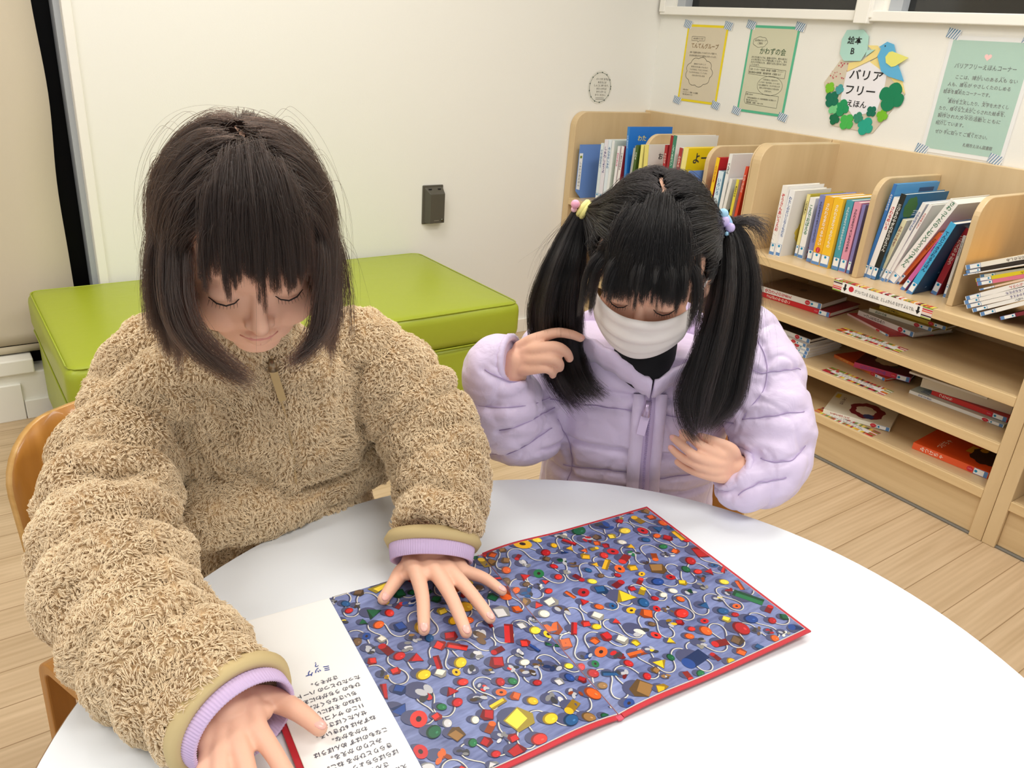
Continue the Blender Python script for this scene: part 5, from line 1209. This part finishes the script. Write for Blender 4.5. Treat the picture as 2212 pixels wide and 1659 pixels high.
# bob haircut
def sample_scalp(H, n, seed, keep):
    rng = np.random.RandomState(seed); out = []
    while len(out) < n:
        v = rng.randn(3); v /= np.linalg.norm(v)
        if keep(v): out.append(v)
    return np.array(out)
SC_R = np.array([.0745, .0895, .0895]); SC_C = np.array([0, -.008, .015])
def keep_all(v): return (v[2] > .18+.44*max(0, v[1])) or (v[1] < .34-.3*max(0, -v[2]) and v[2] > -.45)
hm1 = hair_mat('dark_brown_hair', (27, 17, 12), .33, .35)
def cap(name, H, keep, material, parent, sc_=1.012, part=None):
    m_ = MB(); V = []; F = []; nu, nv = 96, 48
    for i in range(nv+1):
        th = PI*i/nv
        for j in range(nu): ph = 2*PI*j/nu; V.append(np.array([math.sin(th)*math.cos(ph), math.sin(th)*math.sin(ph), math.cos(th)]))
    for i in range(nv):
        for j in range(nu):
            q = (i*nu+j, (i+1)*nu+j, (i+1)*nu+(j+1) % nu, i*nu+(j+1) % nu); c_ = sum(V[k] for k in q)/4; c_ = c_/np.linalg.norm(c_)
            if keep(c_) and not (part and part(c_)): F.append(q)
    m_.add([tuple(H.tow(SC_C+v*SC_R*sc_)) for v in V], F, material, smooth=True)
    o = m_.build(name, parent); return o
capm = mat('hair_root_shade', (18, 12, 10), 1.0, spec=.0)
hair1 = cap('hair', H1, keep_all, capm, K1, 1.01, part=lambda c: abs(c[0]-.03-.05*math.sin(c[1]*9)) < .014 and -.25 < c[1] < .42 and c[2] > 0)
def partx(y): return .03+.05*np.sin(y*9)
# side and back guides
R1 = sample_scalp(H1, 900, 5, lambda v: keep_all(v) and not (v[2] > .2 and v[1] > -.3 and abs(v[0]-.03-.05*math.sin(v[1]*9)) < .020))
roots = SC_C+R1*SC_R; off = R1[:, 0]-partx(R1[:, 1]); sgn = np.sign(off)
fr = (R1[:, 1] > .10) & (np.abs(R1[:, 0]-.05) < .05+.50*R1[:, 1])
front = np.clip((R1[:, 1]+.2)/1.0, 0, 1)
rng = np.random.RandomState(11)
ds = np.stack([sgn*(1.0+.0*front), -.15+.75*front+.12*rng.randn(len(R1)), .10*np.ones(len(R1))], 1)
back = R1[:, 1] < -.5
ds[back] = np.stack([R1[back, 0]*1.2, -1*np.ones(back.sum()), .2*np.ones(back.sum())], 1)
gl1 = np.array([0, 0, -1.0]) @ H1.m.T; lo_ = np.clip((.45-R1[:, 2])/.5, 0, 1)[:, None]; ds = ds/np.linalg.norm(ds, axis=1, keepdims=True)*(1-lo_)+gl1*lo_*1.2
sh = np.stack([.081*np.ones(len(R1)), .103*np.ones(len(R1)), .106*np.ones(len(R1))], 1)*(.90+.13*rng.rand(len(R1), 1))
sh[:, 0] *= 1+.03*rng.rand(len(R1))
gi = ~fr
zc = .905+.014*rng.randn(len(R1)); lock = (rng.rand(len(R1)) < .10); zc[lock] -= .022
def stopper(zc_):
    def f(q, H): return H.tow(q)[:, 2] < zc_
    return f
G = simhair(H1, roots[gi], ds[gi], sh[gi], .30+.0*rng.rand(gi.sum()), 26, .13, stop=stopper(zc[gi]), centre=(0, -.012, .0))
pts, rr = spread(H1, G, 46, .00017, .0034, tip=.5, wav=.0028, seed=4, trim=.06)
o = strands('side_hair', pts, rr, hm1, hair1)
# fringe
nB = 120; rngb = np.random.RandomState(8); Bv = []
while len(Bv) < nB:
    v = np.array([rngb.uniform(-.55, .55), rngb.uniform(.05, .75), 0]); zz = 1-v[0]**2-v[1]**2
    if zz > .12:
        v[2] = math.sqrt(zz)
        if abs(v[0]-.05) < .04+.78*v[1] : Bv.append(v)
Bv = np.array(Bv); rb = SC_C+Bv*SC_R
db = np.stack([(Bv[:, 0]-.04)*1.5, np.ones(nB), -.3*np.ones(nB)], 1)
shb = np.array([[.080, .0955, .0965]])*(1.0+.05*rngb.rand(nB, 1))
endz = H1.w(0, .088, -.006).z+.020+.011*rngb.randn(nB)
GB = simhair(H1, rb, db, shb, .17*np.ones(nB), 22, .10, stop=lambda q, H: H.tow(q)[:, 2] < endz, centre=SC_C)
pts, rr = spread(H1, GB, 80, .00014, .0032, tip=.24, wav=.0012, seed=6, trim=.05)
strands('fringe', pts, rr, hm1, hair1)
# flyaway strands
fl = rng.choice(len(R1), 130); Gf = simhair(H1, roots[fl], ds[fl]+rng.randn(130, 3)*.5, sh[fl]*(1.08+.12*rng.rand(130, 1)), .14+.1*rng.rand(130), 20, .07, stop=stopper(zc[fl]), centre=(0, -.012, .0))
pts, rr = spread(H1, Gf, 2, .00010, .003, tip=1.5, wav=.006, seed=9)
strands('flyaway_hair', pts, rr, hm1, hair1)

def tail(name, A, B, n, per, seed, depth=.02, rad=.00022, ends=.12, jit=.0026, material=None, parent=None, fade=0.0):
    """lock of hair between two outline paths [(u, v, d)]; strands fill the space between them"""
    rg = np.random.RandomState(seed); A_ = np.array([list(p) for p in catm([P(*a) for a in A], [0]*len(A), 6)[0]]); B_ = np.array([list(p) for p in catm([P(*a) for a in B], [0]*len(B), 6)[0]])
    m = min(len(A_), len(B_)); G = []; vd = np.array(list(ray(*A[len(A)//2][:2])))
    t = np.linspace(0, 1, m)[:, None]
    for i in range(n):
        u = rg.rand(); dz = rg.randn()*depth*.5; w_ = np.sin(np.clip(t*1.15, 0, 1)*PI*.62)
        G.append(A_*(1-u)+B_*u+vd*dz*w_*math.sqrt(max(.05, 1-(2*u-1)**2))+rg.randn(3)*.003*t)
    G = np.array(G); pts, rr = spread(None, G, per, rad, jit, tip=.8, wav=.004, seed=seed+1, trim=ends, taper=(1, .3), fade=fade); return strands(name, pts, rr, material, parent)
tail('side_lock', [(360, 470, .80), (348, 560, .80), (350, 640, .80), (372, 710, .80), (425, 770, .79), (500, 815, .785), (540, 830, .785)], [(425, 470, .785), (424, 560, .775), (428, 650, .77), (455, 715, .77), (500, 765, .775), (535, 800, .78), (556, 828, .785)], 26, 34, 81, depth=.012, rad=.00017, ends=.35, material=hm1, parent=hair1, fade=.3)
tail('side_lock', [(725, 470, .83), (735, 560, .825), (733, 640, .82), (720, 700, .81), (695, 745, .80), (655, 780, .79), (625, 792, .785)], [(680, 470, .80), (690, 560, .79), (684, 640, .785), (676, 700, .785), (665, 735, .785), (645, 765, .785), (622, 784, .785)], 22, 34, 91, depth=.012, rad=.00017, ends=.3, material=hm1, parent=hair1, fade=.3)
# ------------------------------------------------------------------ child in the lilac puffer jacket
K2 = thing('person', 'child in a lilac puffer jacket and white face mask, black pigtails', 'person', (0, 0, 0))
H2 = Head(P(1408, 558, 1.075), math.radians(42), math.radians(-4))
nk2 = Vector((.835, .775, .80))
b_ = MB(); head_shapes(b_, H2, skin)
limb(b_, [H2.w(0, -.025, -.05), H2.w(0, -.035, -.09), nk2], [.040, .038, .042], skin)
a2 = Vector((.707, -.707, 0)); f2 = Vector((.707, .707, 0))
loft(b_, [(nk2, a2*.032, f2*.03), (Vector((.868, .805, .745)), a2*.09, f2*.05), (Vector((.875, .815, .65)), a2*.105, f2*.065), (Vector((.90, .84, .48)), a2*.105, f2*.08), (Vector((.91, .85, .365)), a2*.10, f2*.08)], skin)
W3 = P(1118, 778, 1.14); W4 = P(1592, 1012, 1.205)
limb(b_, [P(1180, 785, 1.29), P(1150, 880, 1.28), P(1110, 900, 1.23), P(1100, 840, 1.17), W3], [.034, .03, .028, .023, .019], skin)
limb(b_, [P(1620, 765, 1.28), P(1655, 880, 1.26), P(1670, 965, 1.24), P(1630, 1010, 1.22), W4], [.034, .03, .027, .022, .019], skin)
h3 = [([P(1150, 770, 1.150), P(1190, 752, 1.165), P(1222, 745, 1.175)], [.009, .0082, .007]),
      ([P(1156, 733, 1.120), P(1200, 719, 1.118), P(1232, 722, 1.125), P(1254, 730, 1.135)], [.0084, .0076, .0070, .0062]),
      ([P(1160, 754, 1.110), P(1200, 749, 1.102), P(1222, 760, 1.115), P(1230, 774, 1.13)], [.0086, .0080, .0072, .0064]),
      ([P(1155, 776, 1.112), P(1192, 775, 1.102), P(1208, 785, 1.115), P(1209, 795, 1.13)], [.0082, .0076, .0070, .0062]),
      ([P(1148, 797, 1.118), P(1178, 796, 1.110), P(1192, 803, 1.120), P(1194, 810, 1.132)], [.0076, .0070, .0064, .0056])]
hand(b_, W3, P(1122, 748, 1.14), P(1118, 800, 1.14), h3, skin, .0098)
h4 = [([P(1580, 972, 1.185), P(1545, 955, 1.18), P(1512, 944, 1.18)], [.0088, .0080, .0068]),
      ([P(1550, 982, 1.175), P(1514, 962, 1.162), P(1492, 945, 1.170), P(1474, 934, 1.18)], [.0080, .0070, .0062, .0055]),
      ([P(1543, 1000, 1.172), P(1502, 985, 1.157), P(1474, 962, 1.168), P(1454, 946, 1.18)], [.0080, .0072, .0064, .0056]),
      ([P(1541, 1016, 1.175), P(1500, 1002, 1.165), P(1470, 986, 1.175), P(1450, 968, 1.185)], [.0080, .0070, .0062, .0054]),
      ([P(1548, 1030, 1.182), P(1512, 1022, 1.175), P(1486, 1012, 1.182), P(1464, 998, 1.19)], [.0076, .0070, .0062, .0055])]
hand(b_, W4, P(1588, 988, 1.2), P(1578, 1032, 1.2), h4, skin, .0098)
for s in (-1, 1):
    o_ = a2*s*.065
    limb(b_, [Vector((.91, .85, .40))+o_, Vector((.70, .65, .41))+o_, Vector((.69, .64, .2))+o_, Vector((.70, .65, .06))+o_, Vector((.66, .61, .03))+o_], [.05, .042, .033, .026, .022], skin)
body2 = fuse(b_, 'body', .0022, 3, K2, skin)
face_details(H2, K2, mouth=False, browcol=(24, 20, 20))
nails(K2, [(h3[1][0], h3[1][1], -ray(1250, 725)+Vector((0, 0, .5))), (h4[2][0], h4[2][1], -ray(1456, 944)), (h4[3][0], h4[3][1], -ray(1456, 962)), (h4[1][0], h4[1][1], -ray(1456, 944)), (h4[0][0], h4[0][1], -ray(1514, 950))])
# puffer jacket
nyl = bpy.data.materials.new('lilac_nylon'); nyl.use_nodes = True; nt = nyl.node_tree; nb = nt.nodes['Principled BSDF']
nb.inputs['Base Color'].default_value = lin((222, 206, 234)); nb.inputs['Roughness'].default_value = .42; nb.inputs['Specular IOR Level'].default_value = .4; nb.inputs['Sheen Weight'].default_value = .25
tc = nt.nodes.new('ShaderNodeTexCoord'); n1 = nt.nodes.new('ShaderNodeTexNoise'); n1.inputs['Scale'].default_value = 26; n1.inputs['Detail'].default_value = 3; n1.inputs['Distortion'].default_value = 1.4
n2 = nt.nodes.new('ShaderNodeTexNoise'); n2.inputs['Scale'].default_value = 900; ad = nt.nodes.new('ShaderNodeMath'); ad.operation = 'MULTIPLY_ADD'; ad.inputs[1].default_value = .03
bp_ = nt.nodes.new('ShaderNodeBump'); bp_.inputs['Strength'].default_value = .2; bp_.inputs['Distance'].default_value = .012
nt.links.new(tc.outputs['Object'], n1.inputs[0]); nt.links.new(tc.outputs['Object'], n2.inputs[0]); nt.links.new(n2.outputs['Fac'], ad.inputs[0]); nt.links.new(n1.outputs['Fac'], ad.inputs[2])
nt.links.new(ad.outputs[0], bp_.inputs['Height']); nt.links.new(bp_.outputs[0], nb.inputs['Normal'])
SEAMS = []   # points where the quilting pinches the jacket
def puff(ts, amp=.14, wd=.035): return lambda t: 1-amp*max([math.exp(-((t-q)/wd)**2) for q in ts]+[0])
B1 = [(1195, 775, 1.29, .062), (1172, 850, 1.285, .070), (1140, 915, 1.27, .066), (1105, 915, 1.235, .064), (1086, 865, 1.19, .060), (1072, 810, 1.16, .052), (1082, 775, 1.148, .042), (1098, 775, 1.142, .034)]
B2 = [(1610, 745, 1.28, .062), (1640, 815, 1.27, .068), (1660, 890, 1.255, .066), (1668, 958, 1.245, .064), (1648, 1015, 1.235, .056), (1612, 1036, 1.222, .048), (1592, 1022, 1.212, .040), (1584, 1014, 1.208, .034)]
j_ = MB()
limb(j_, [P(*a[:3]) for a in B1], [a[3] for a in B1], nyl, k=10, n=32, mod=puff((.22, .44, .66, .9), .10), endcap=(True, False))
limb(j_, [P(*a[:3]) for a in B2], [a[3] for a in B2], nyl, k=10, n=32, mod=puff((.22, .44, .68, .9), .10), endcap=(True, False))
loft(j_, [(nk2+Vector((.01, .01, -.005)), a2*.075, f2*.055), (Vector((.862, .80, .785)), a2*.135, f2*.078), (Vector((.868, .805, .72)), a2*.142, f2*.098), (Vector((.885, .82, .63)), a2*.145, f2*.105), (Vector((.905, .84, .55)), a2*.150, f2*.110), (Vector((.915, .85, .45)), a2*.155, f2*.115), (Vector((.92, .855, .40)), a2*.14, f2*.105)], nyl, sup=2.3)
SZ = [.728, .627, .548, .47]
def pdisp(co, no):
    d = np.zeros(len(co)); lat = (co-np.array([.885, .82, 0]))[:, :2] @ np.array([.707, -.707]); torso = np.clip((.15-np.abs(lat))/.02, 0, 1)
    for z in SZ: d -= .009*np.exp(-((co[:, 2]-z-.006*vnoise(co, 14, 2))/.006)**2)*torso
    d += .0045*vnoise(co, 15, 4)+.0014*vnoise(co*np.array([1, 1, 2.2]), 38, 6)+.0005*vnoise(co*np.array([1, 1, 1.6]), 85, 8)
    # creases running into the seams
    d -= .0028*np.clip(1-np.abs(vnoise(co*np.array([1.5, 1.5, .7]), 17, 12))*7, 0, 1)
    return d
jac2 = fuse(j_, 'puffer_jacket', .0040, 4, K2, nyl, pdisp)
SEAMPX = [[(1190, 862), (1240, 872), (1300, 880), (1372, 891)], [(1410, 892), (1450, 900), (1520, 912), (1580, 915)], [(1215, 1006), (1260, 1014), (1310, 1017), (1370, 1024)], [(1408, 1038), (1440, 1036), (1480, 1030), (1530, 1020)],
          [(1008, 868), (1060, 880), (1120, 880), (1190, 860)], [(1020, 930), (1080, 935), (1140, 915), (1200, 880)], [(1060, 985), (1110, 980), (1160, 950), (1195, 925)], [(1045, 800), (1070, 815), (1105, 822), (1140, 815)],
          [(1600, 905), (1650, 900), (1700, 893), (1742, 888)], [(1610, 800), (1660, 805), (1700, 800), (1735, 795)], [(1640, 990), (1680, 1000), (1715, 990), (1745, 965)], [(1590, 1065), (1630, 1050), (1665, 1040), (1700, 1035)], [(1620, 700), (1655, 770), (1650, 840), (1600, 905)],
          [(1210, 905), (1228, 960), (1232, 1010), (1225, 1040)], [(1560, 920), (1568, 980), (1560, 1040), (1550, 1080)]]
_bv = bvh_of(jac2); SEAM3 = []
for px in SEAMPX:
    q = [_bv.ray_cast(CO, ray(u, v))[0] for u, v in px]; q = [p for p in q if p]
    if len(q) > 1 and all((a-b).length < .12 for a, b in zip(q, q[1:])): SEAM3.append(resample(catm(q, [0]*len(q), 6)[0], 40))
n_ = len(jac2.data.vertices); co = np.empty(n_*3, np.float32); jac2.data.vertices.foreach_get('co', co); co = co.reshape(-1, 3).astype(float)
no = np.empty(n_*3, np.float32); jac2.data.vertices.foreach_get('normal', no); no = no.reshape(-1, 3)
dmin = np.full(n_, 1.0)
for L_ in SEAM3:
    A_ = np.array([list(p) for p in L_])
    for p in A_: dmin = np.minimum(dmin, np.linalg.norm(co-p, axis=1))
along = vnoise(co, 120, 21)*.0012*np.exp(-(dmin/.014)**2)
co = co-no*(.0048*np.exp(-(dmin/.0060)**2)-.0014*np.exp(-((dmin-.022)/.012)**2)+along)[:, None]
jac2.data.vertices.foreach_set('co', co.astype(np.float32).ravel()); jac2.data.update()
md = jac2.modifiers.new('sub', 'SUBSURF'); md.levels = 1; md.render_levels = 1
# zip, placket and collar
bv2 = bvh_of(jac2)
stitch = mat('lilac_stitch', (176, 156, 196), .8); ztape = mat('lilac_zip_tape', (196, 176, 212), .6)
ZP = [(1404, 852), (1402, 880), (1398, 920), (1394, 960), (1390, 1000), (1388, 1040), (1387, 1075)]
def band(off, wd, th, material, name, px=ZP, parent=None, lift=.002):
    c_ = [surf(bv2, u+off, v, lift)[0] for u, v in px]; c_ = resample([p for p in c_ if p], 50); m_ = MB(); V = []; F = []
    for i, p in enumerate(c_):
        d = (c_[min(i+1, 49)]-c_[max(i-1, 0)]).normalized(); s_ = d.cross(ray(1395, 950)).normalized(); n_ = -ray(1395, 950)
        V += [p-s_*wd-n_*th, p-s_*wd*.8+n_*th, p+s_*wd*.8+n_*th, p+s_*wd-n_*th]
    for i in range(49): a = i*4; F += [(a, a+4, a+5, a+1), (a+1, a+5, a+6, a+2), (a+2, a+6, a+7, a+3)]
    m_.add(V, F, material, smooth=True); return m_.build(name, parent or jac2), c_
band(-20, .011, .003, nyl, 'placket'); band(22, .011, .003, nyl, 'placket')
_, zc_ = band(2, .0085, .0026, ztape, 'zip_tape', lift=.004)
m_ = MB(); n_ = -ray(1395, 950)
zz = resample(zc_, 110)
for i, p in enumerate(zz[:-1]):
    s_ = (zz[i+1]-p).normalized().cross(n_).normalized(); q = p+n_*.0030; m_.tube([q-s_*(.0022 if i % 2 else .0006), q+s_*(.0006 if i % 2 else .0022)], .0009, stitch, 5)
m_.build('zip_teeth', jac2)
zt_ = surf(bv2, 1402, 866, .009)[0]; e1 = surf(bv2, 1394, 900, .012)[0]; e2 = surf(bv2, 1383, 940, .013)[0]
m_ = MB(); m_.tube([zt_, e1], [.0045, .0065], mat('lilac_metal', (196, 176, 206), .3, .5), 12); d_ = (e2-e1).normalized(); s_ = d_.cross(n_).normalized()
T_ = Matrix((( *s_, 0), (*d_, 0), (*n_, 0), (0, 0, 0, 1))).transposed(); T_.translation = e1
m_.box((-.0065, -.002, -.0012), (.0065, (e2-e1).length, .0012), mat('lilac_pull', (222, 204, 236), .35), T_, bev=.001); m_.build('zip_pull', jac2)
def seamline(px, name='seam_stitching'):
    c_ = [surf(bv2, u, v, .0008)[0] for u, v in px]; c_ = [p for p in c_ if p]
    if len(c_) > 1: MB().tube(resample(c_, 40), .0009, stitch, 5).build(name, jac2)
for L_ in SEAM3:
    q = [bv2.find_nearest(p)[0] for p in L_]
    for _ in range(6): q = [q[0]]+[(q[i-1]+q[i]+q[i+1])/3 for i in range(1, len(q)-1)]+[q[-1]]
    q = [p-ray(1400, 900)*.0012 for p in q]
    MB().tube(q, .0007, stitch, 5).build('seam_stitching', jac2)
for off in (-30, 31): seamline([(u+off, v) for u, v in ZP])
# stand-up collar, open at the front
def collar(m_, pts, h, th, flare, material):
    V = []; F = []; c = sum(pts, Vector())/len(pts); n = len(pts)
    for i, p in enumerate(pts):
        o_ = (p-c); o_.z = 0; o_.normalize(); t = i/(n-1); hh = h*(.72+.28*math.sin(PI*t)); up = Vector((0, 0, 1))*hh+o_*flare*hh
        base = p
        for k, (a, b) in enumerate(((0, -th), (0, th), (.33, th*1.45), (.66, th*1.45), (1, th*.8), (1.05, 0), (1, -th*.8), (.66, -th*1.2), (.33, -th*1.2))): V.append(base+up*a+o_*b+Vector((0, 0, .002*math.sin(i*1.9))))
    for i in range(n-1):
        for k in range(9): F.append((i*9+k, i*9+(k+1) % 9, (i+1)*9+(k+1) % 9, (i+1)*9+k))
    F.append(tuple(range(9))[::-1]); F.append(tuple((n-1)*9+k for k in range(9))); m_.add(V, F, material, smooth=True)
v0 = P(1402, 858, 1.165); cp = [v0, P(1345, 815, 1.165), P(1285, 780, 1.18), P(1246, 765, 1.225), P(1262, 740, 1.31), nk2+Vector((.055, .055, .01)), P(1500, 735, 1.34), P(1560, 765, 1.27), P(1545, 795, 1.225), P(1480, 815, 1.19), P(1406, 858, 1.167)]
cp, _ = catm(cp, [0]*len(cp), 6)
m_ = MB(); collar(m_, cp, .042, .006, .40, nyl); m_.build('collar', jac2)
# dark clothing at the throat
m_ = MB(); dkc = mat('black_knit', (16, 16, 20), .9)
limb(m_, [nk2+Vector((-.012, -.012, .03)), nk2+Vector((-.03, -.03, -.02)), P(1402, 835, 1.20)], [.044, .042, .012], dkc); m_.build('dark_top', K2)
tm2 = mat('navy_trousers', (44, 46, 66), .9); m_ = MB()
for s in (-1, 1):
    o_ = a2*s*.065; limb(m_, [Vector((.91, .85, .40))+o_, Vector((.70, .65, .41))+o_, Vector((.69, .64, .2))+o_, Vector((.70, .65, .10))+o_], [.062, .052, .044, .038], tm2)
fuse(m_, 'trousers', .006, 4, K2, tm2)
for s in (-1, 1):
    m_ = MB(); ell(m_, Vector((.67, .62, .032))+a2*s*.065, (.032, .075, .032), cm((236, 236, 238)), ax=(a2, f2, Z)); m_.build('shoe', K2)
# elastic cuffs
for (c0, c1, r) in ((P(1088, 775, 1.145), P(1101, 776, 1.141), .032), (P(1590, 1018, 1.21), P(1582, 1012, 1.205), .031)):
    d = (c1-c0).normalized(); m_ = MB(); x_ = d.orthogonal().normalized(); y_ = d.cross(x_)
    pts = [c1+x_*(r*(1+.03*math.sin(q*2.6)))*math.cos(2*PI*q/48)+y_*(r*(1+.03*math.sin(q*2.6)))*math.sin(2*PI*q/48) for q in range(49)]; m_.tube(pts, .0055, nyl, 10, cap=False); m_.build('elastic_cuff', jac2)
# face mask
mk = mat('mask_cloth', (240, 232, 226), .8, bump=(500, .1, .0005)); V = []; F = []; nx, nz = 28, 22
bvb = bvh_of(body2)
for j in range(nz+1):
    z = -.024-.094*j/nz
    for i in range(nx+1):
        t = -1+2*i/nx; wdt = .065-.010*abs(j/nz-.3)
        x = t*wdt; y = math.sqrt(max(0, 1-(x/.076)**2))*.102-.012*(j/nz-.25)**2*4-.004
        pl = .0030*math.sin(j/nz*PI*7)*(1-abs(t)**2)
        V.append(H2.w(x, y+pl, z+.010*(abs(t)**1.6)*(1 if j < nz/2 else 1.4)*(j/nz-.0)-.004*(1-abs(t))*(1-j/nz)*-1))
for j in range(nz):
    for i in range(nx): a = j*(nx+1)+i; F.append((a, a+1, a+nx+2, a+nx+1))
m_ = MB().add(V, F, mk, smooth=True); o = m_.build('face_mask', K2); md = o.modifiers.new('s', 'SOLIDIFY'); md.thickness = .0016
for sx in (-1, 1):
    i = 0 if sx < 0 else nx
    MB().tube(catm([V[i], H2.w(sx*.068, .035, -.026), H2.w(sx*.078, .002, -.006), H2.w(sx*.080, -.014, -.02)], [0]*4, 6)[0], .0014, mk, 8).build('ear_loop', o)
    MB().tube(catm([V[nz*(nx+1)+i], H2.w(sx*.068, .020, -.066), H2.w(sx*.078, -.010, -.044), H2.w(sx*.080, -.014, -.02)], [0]*4, 6)[0], .0014, mk, 8).build('ear_loop', o)

# black hair: parting, fringe, two pigtails
hm2 = hair_mat('black_hair', (7, 5, 5), .26, .3); capm2 = mat('black_root_shade', (12, 10, 11), 1.0, spec=.0)
def part2(c): return abs(c[0]+.02-.05*math.sin(c[1]*8+1)) < .028 and -.5 < c[1] < .33 and c[2] > 0
hair2 = cap('hair', H2, keep_all, capm2, K2, 1.012, part=part2)
TIE = {-1: P(1262, 452, 1.085), 1: P(1566, 480, 1.11)}
tl = {k: H2.tol(np.array(list(v))) for k, v in TIE.items()}
R2 = sample_scalp(H2, 1000, 15, lambda v: keep_all(v) and not (part2(v) or (v[2] > .3 and -.5 < v[1] < .35 and abs(v[0]+.02-.05*math.sin(v[1]*8+1)) < .035))); xp = -.02+.05*np.sin(R2[:, 1]*8+1)
fr2 = (R2[:, 1] > .22) & (np.abs(R2[:, 0]) < .05+.62*R2[:, 1])
R2s = R2[~fr2]; side = np.where(R2s[:, 0] > xp[~fr2], 1, -1)
# which side of the head is local +x in the photo: right
K = 16; G = []
rg = np.random.RandomState(3)
for v, s in zip(R2s, side):
    a = SC_C+v*SC_R*1.015; b = tl[s]; t = np.linspace(0, 1, K)[:, None]
    q = a*(1-t)+b*t; rel = (q-SC_C)/(SC_R*(1.05+.03*rg.rand())); r = np.linalg.norm(rel, axis=1, keepdims=True)
    q2 = np.where(r < 1, SC_C+rel/np.maximum(r, 1e-6)*SC_R*1.06, q); q2[0] = a; q2[-1] = b+rg.randn(3)*.002
    G.append(q2)
G = np.array(G); pts, rr = spread(H2, G, 34, .00018, .0034, tip=.3, wav=.0008, seed=14, trim=0.0, taper=(1, .9))
strands('parted_hair', pts, rr, hm2, hair2)
nB = 260; rngb = np.random.RandomState(18); Bv = []
while len(Bv) < nB:
    v = np.array([rngb.uniform(-.93, .93), rngb.uniform(.05, .85), 0]); zz_ = 1-v[0]**2-v[1]**2
    if zz_ > .015:
        v[2] = math.sqrt(zz_)
        if abs(v[0]) < .02+1.35*v[1]: Bv.append(v)
Bv = np.array(Bv); rb = SC_C+Bv*SC_R
db = np.stack([Bv[:, 0]*1.5*(1-.6*(np.abs(Bv[:, 0]) > .5)), np.ones(nB)*(1-.7*(np.abs(Bv[:, 0]) > .6)), -.3*np.ones(nB)], 1); shb = np.array([[.078, .0945, .0955]])*(1.0+.05*rngb.rand(nB, 1))
endz2 = H2.w(0, .088, -.008).z+.026+.010*rngb.randn(nB)-.012*np.abs(Bv[:, 0])-.03*(np.abs(Bv[:, 0]) > .62)
GB = simhair(H2, rb, db, shb, .17*np.ones(nB), 22, .10, stop=lambda q, H: H.tow(q)[:, 2] < endz2, centre=SC_C)
pts, rr = spread(H2, GB, 60, .00015, .0028, tip=.40, wav=.0012, seed=16, trim=.06); strands('fringe', pts, rr, hm2, hair2)
# left-hand pigtail
tail('pigtail', [(1248, 455, 1.09), (1212, 510, 1.10), (1172, 590, 1.105), (1148, 670, 1.14), (1160, 760, 1.19), (1190, 830, 1.19), (1235, 890, 1.17)],
     [(1262, 460, 1.085), (1262, 520, 1.09), (1258, 600, 1.095), (1255, 680, 1.135), (1258, 760, 1.175), (1280, 820, 1.16), (1315, 850, 1.15)], 130, 56, 31, rad=.00017, depth=.03, ends=.42, material=hm2, parent=hair2)
tail('pigtail', [(1556, 482, 1.11), (1552, 540, 1.11), (1540, 620, 1.115), (1520, 700, 1.12), (1495, 780, 1.13), (1475, 860, 1.14), (1500, 935, 1.15)],
     [(1575, 478, 1.11), (1612, 520, 1.12), (1634, 600, 1.125), (1632, 700, 1.13), (1618, 790, 1.14), (1600, 870, 1.15), (1540, 925, 1.155)], 150, 56, 41, rad=.00017, depth=.05, ends=.36, material=hm2, parent=hair2)
tail('loose_lock', [(1540, 690, 1.13), (1490, 780, 1.13), (1462, 850, 1.135), (1470, 910, 1.145), (1500, 955, 1.15)], [(1555, 690, 1.13), (1510, 780, 1.13), (1478, 850, 1.135), (1480, 905, 1.145), (1506, 950, 1.15)], 8, 34, 51, rad=.00016, fade=.2, depth=.01, material=hm2, parent=hair2)
tail('loose_lock', [(1580, 478, 1.11), (1620, 470, 1.12), (1650, 480, 1.13), (1660, 505, 1.14)], [(1580, 486, 1.11), (1615, 490, 1.12), (1632, 520, 1.13), (1640, 550, 1.14)], 14, 14, 61, depth=.02, ends=.5, material=hm2, parent=hair2)
# flyaways around the pigtails
rg = np.random.RandomState(71); GF = []
for i in range(70):
    s = -1 if i % 2 else 1; a = np.array(list(TIE[s])); x = rg.rand(); K_ = 12; t = np.linspace(0, 1, K_)[:, None]
    e_ = np.array(list(P(1262+s*0-110*x-20, 560+300*rg.rand(), 1.12) if s < 0 else P(1600+70*x, 560+330*rg.rand(), 1.13))); mid = np.array(list(P(1200-50*x, 520, 1.11) if s < 0 else P(1630+30*x, 540, 1.12)))
    GF.append(a*(1-t)**2+2*mid*t*(1-t)+e_*t**2)
pts, rr = spread(None, np.array(GF), 2, .00010, .003, tip=1.3, wav=.006, seed=72, trim=.3); strands('flyaway_hair', pts, rr, hm2, hair2)
# hair ties
def tie(p, d, r, col, beads):
    t_ = MB(); x_ = d.orthogonal().normalized(); y_ = d.cross(x_); cl_ = mat('tie_%d_%d_%d' % col, col, .6)
    for k, w_ in enumerate((-.0035, .0015)): t_.tube([p+d*w_+x_*r*math.cos(2*PI*q/24)+y_*r*math.sin(2*PI*q/24) for q in range(25)], .0042, cl_, 10, cap=False)
    o = t_.build('hair_tie', K2)
    for (u, v, dd, rr_, c_) in beads: m_ = MB(); ell(m_, P(u, v, dd), (rr_,)*3, mat('bead_%d_%d_%d' % c_, c_, .4)); m_.build('bead', o)
tie(TIE[-1], (TIE[-1]-H2.C).normalized(), .0095, (244, 236, 150), [(1243, 441, 1.075, .006, (248, 176, 200)), (1240, 452, 1.08, .004, (250, 200, 215))])
tie(TIE[1], (TIE[1]-H2.C).normalized(), .0095, (160, 204, 236), [(1563, 478, 1.095, .008, (206, 190, 236)), (1577, 492, 1.095, .0065, (206, 190, 240)), (1562, 462, 1.095, .007, (160, 208, 236)), (1570, 505, 1.09, .003, (160, 208, 236))])
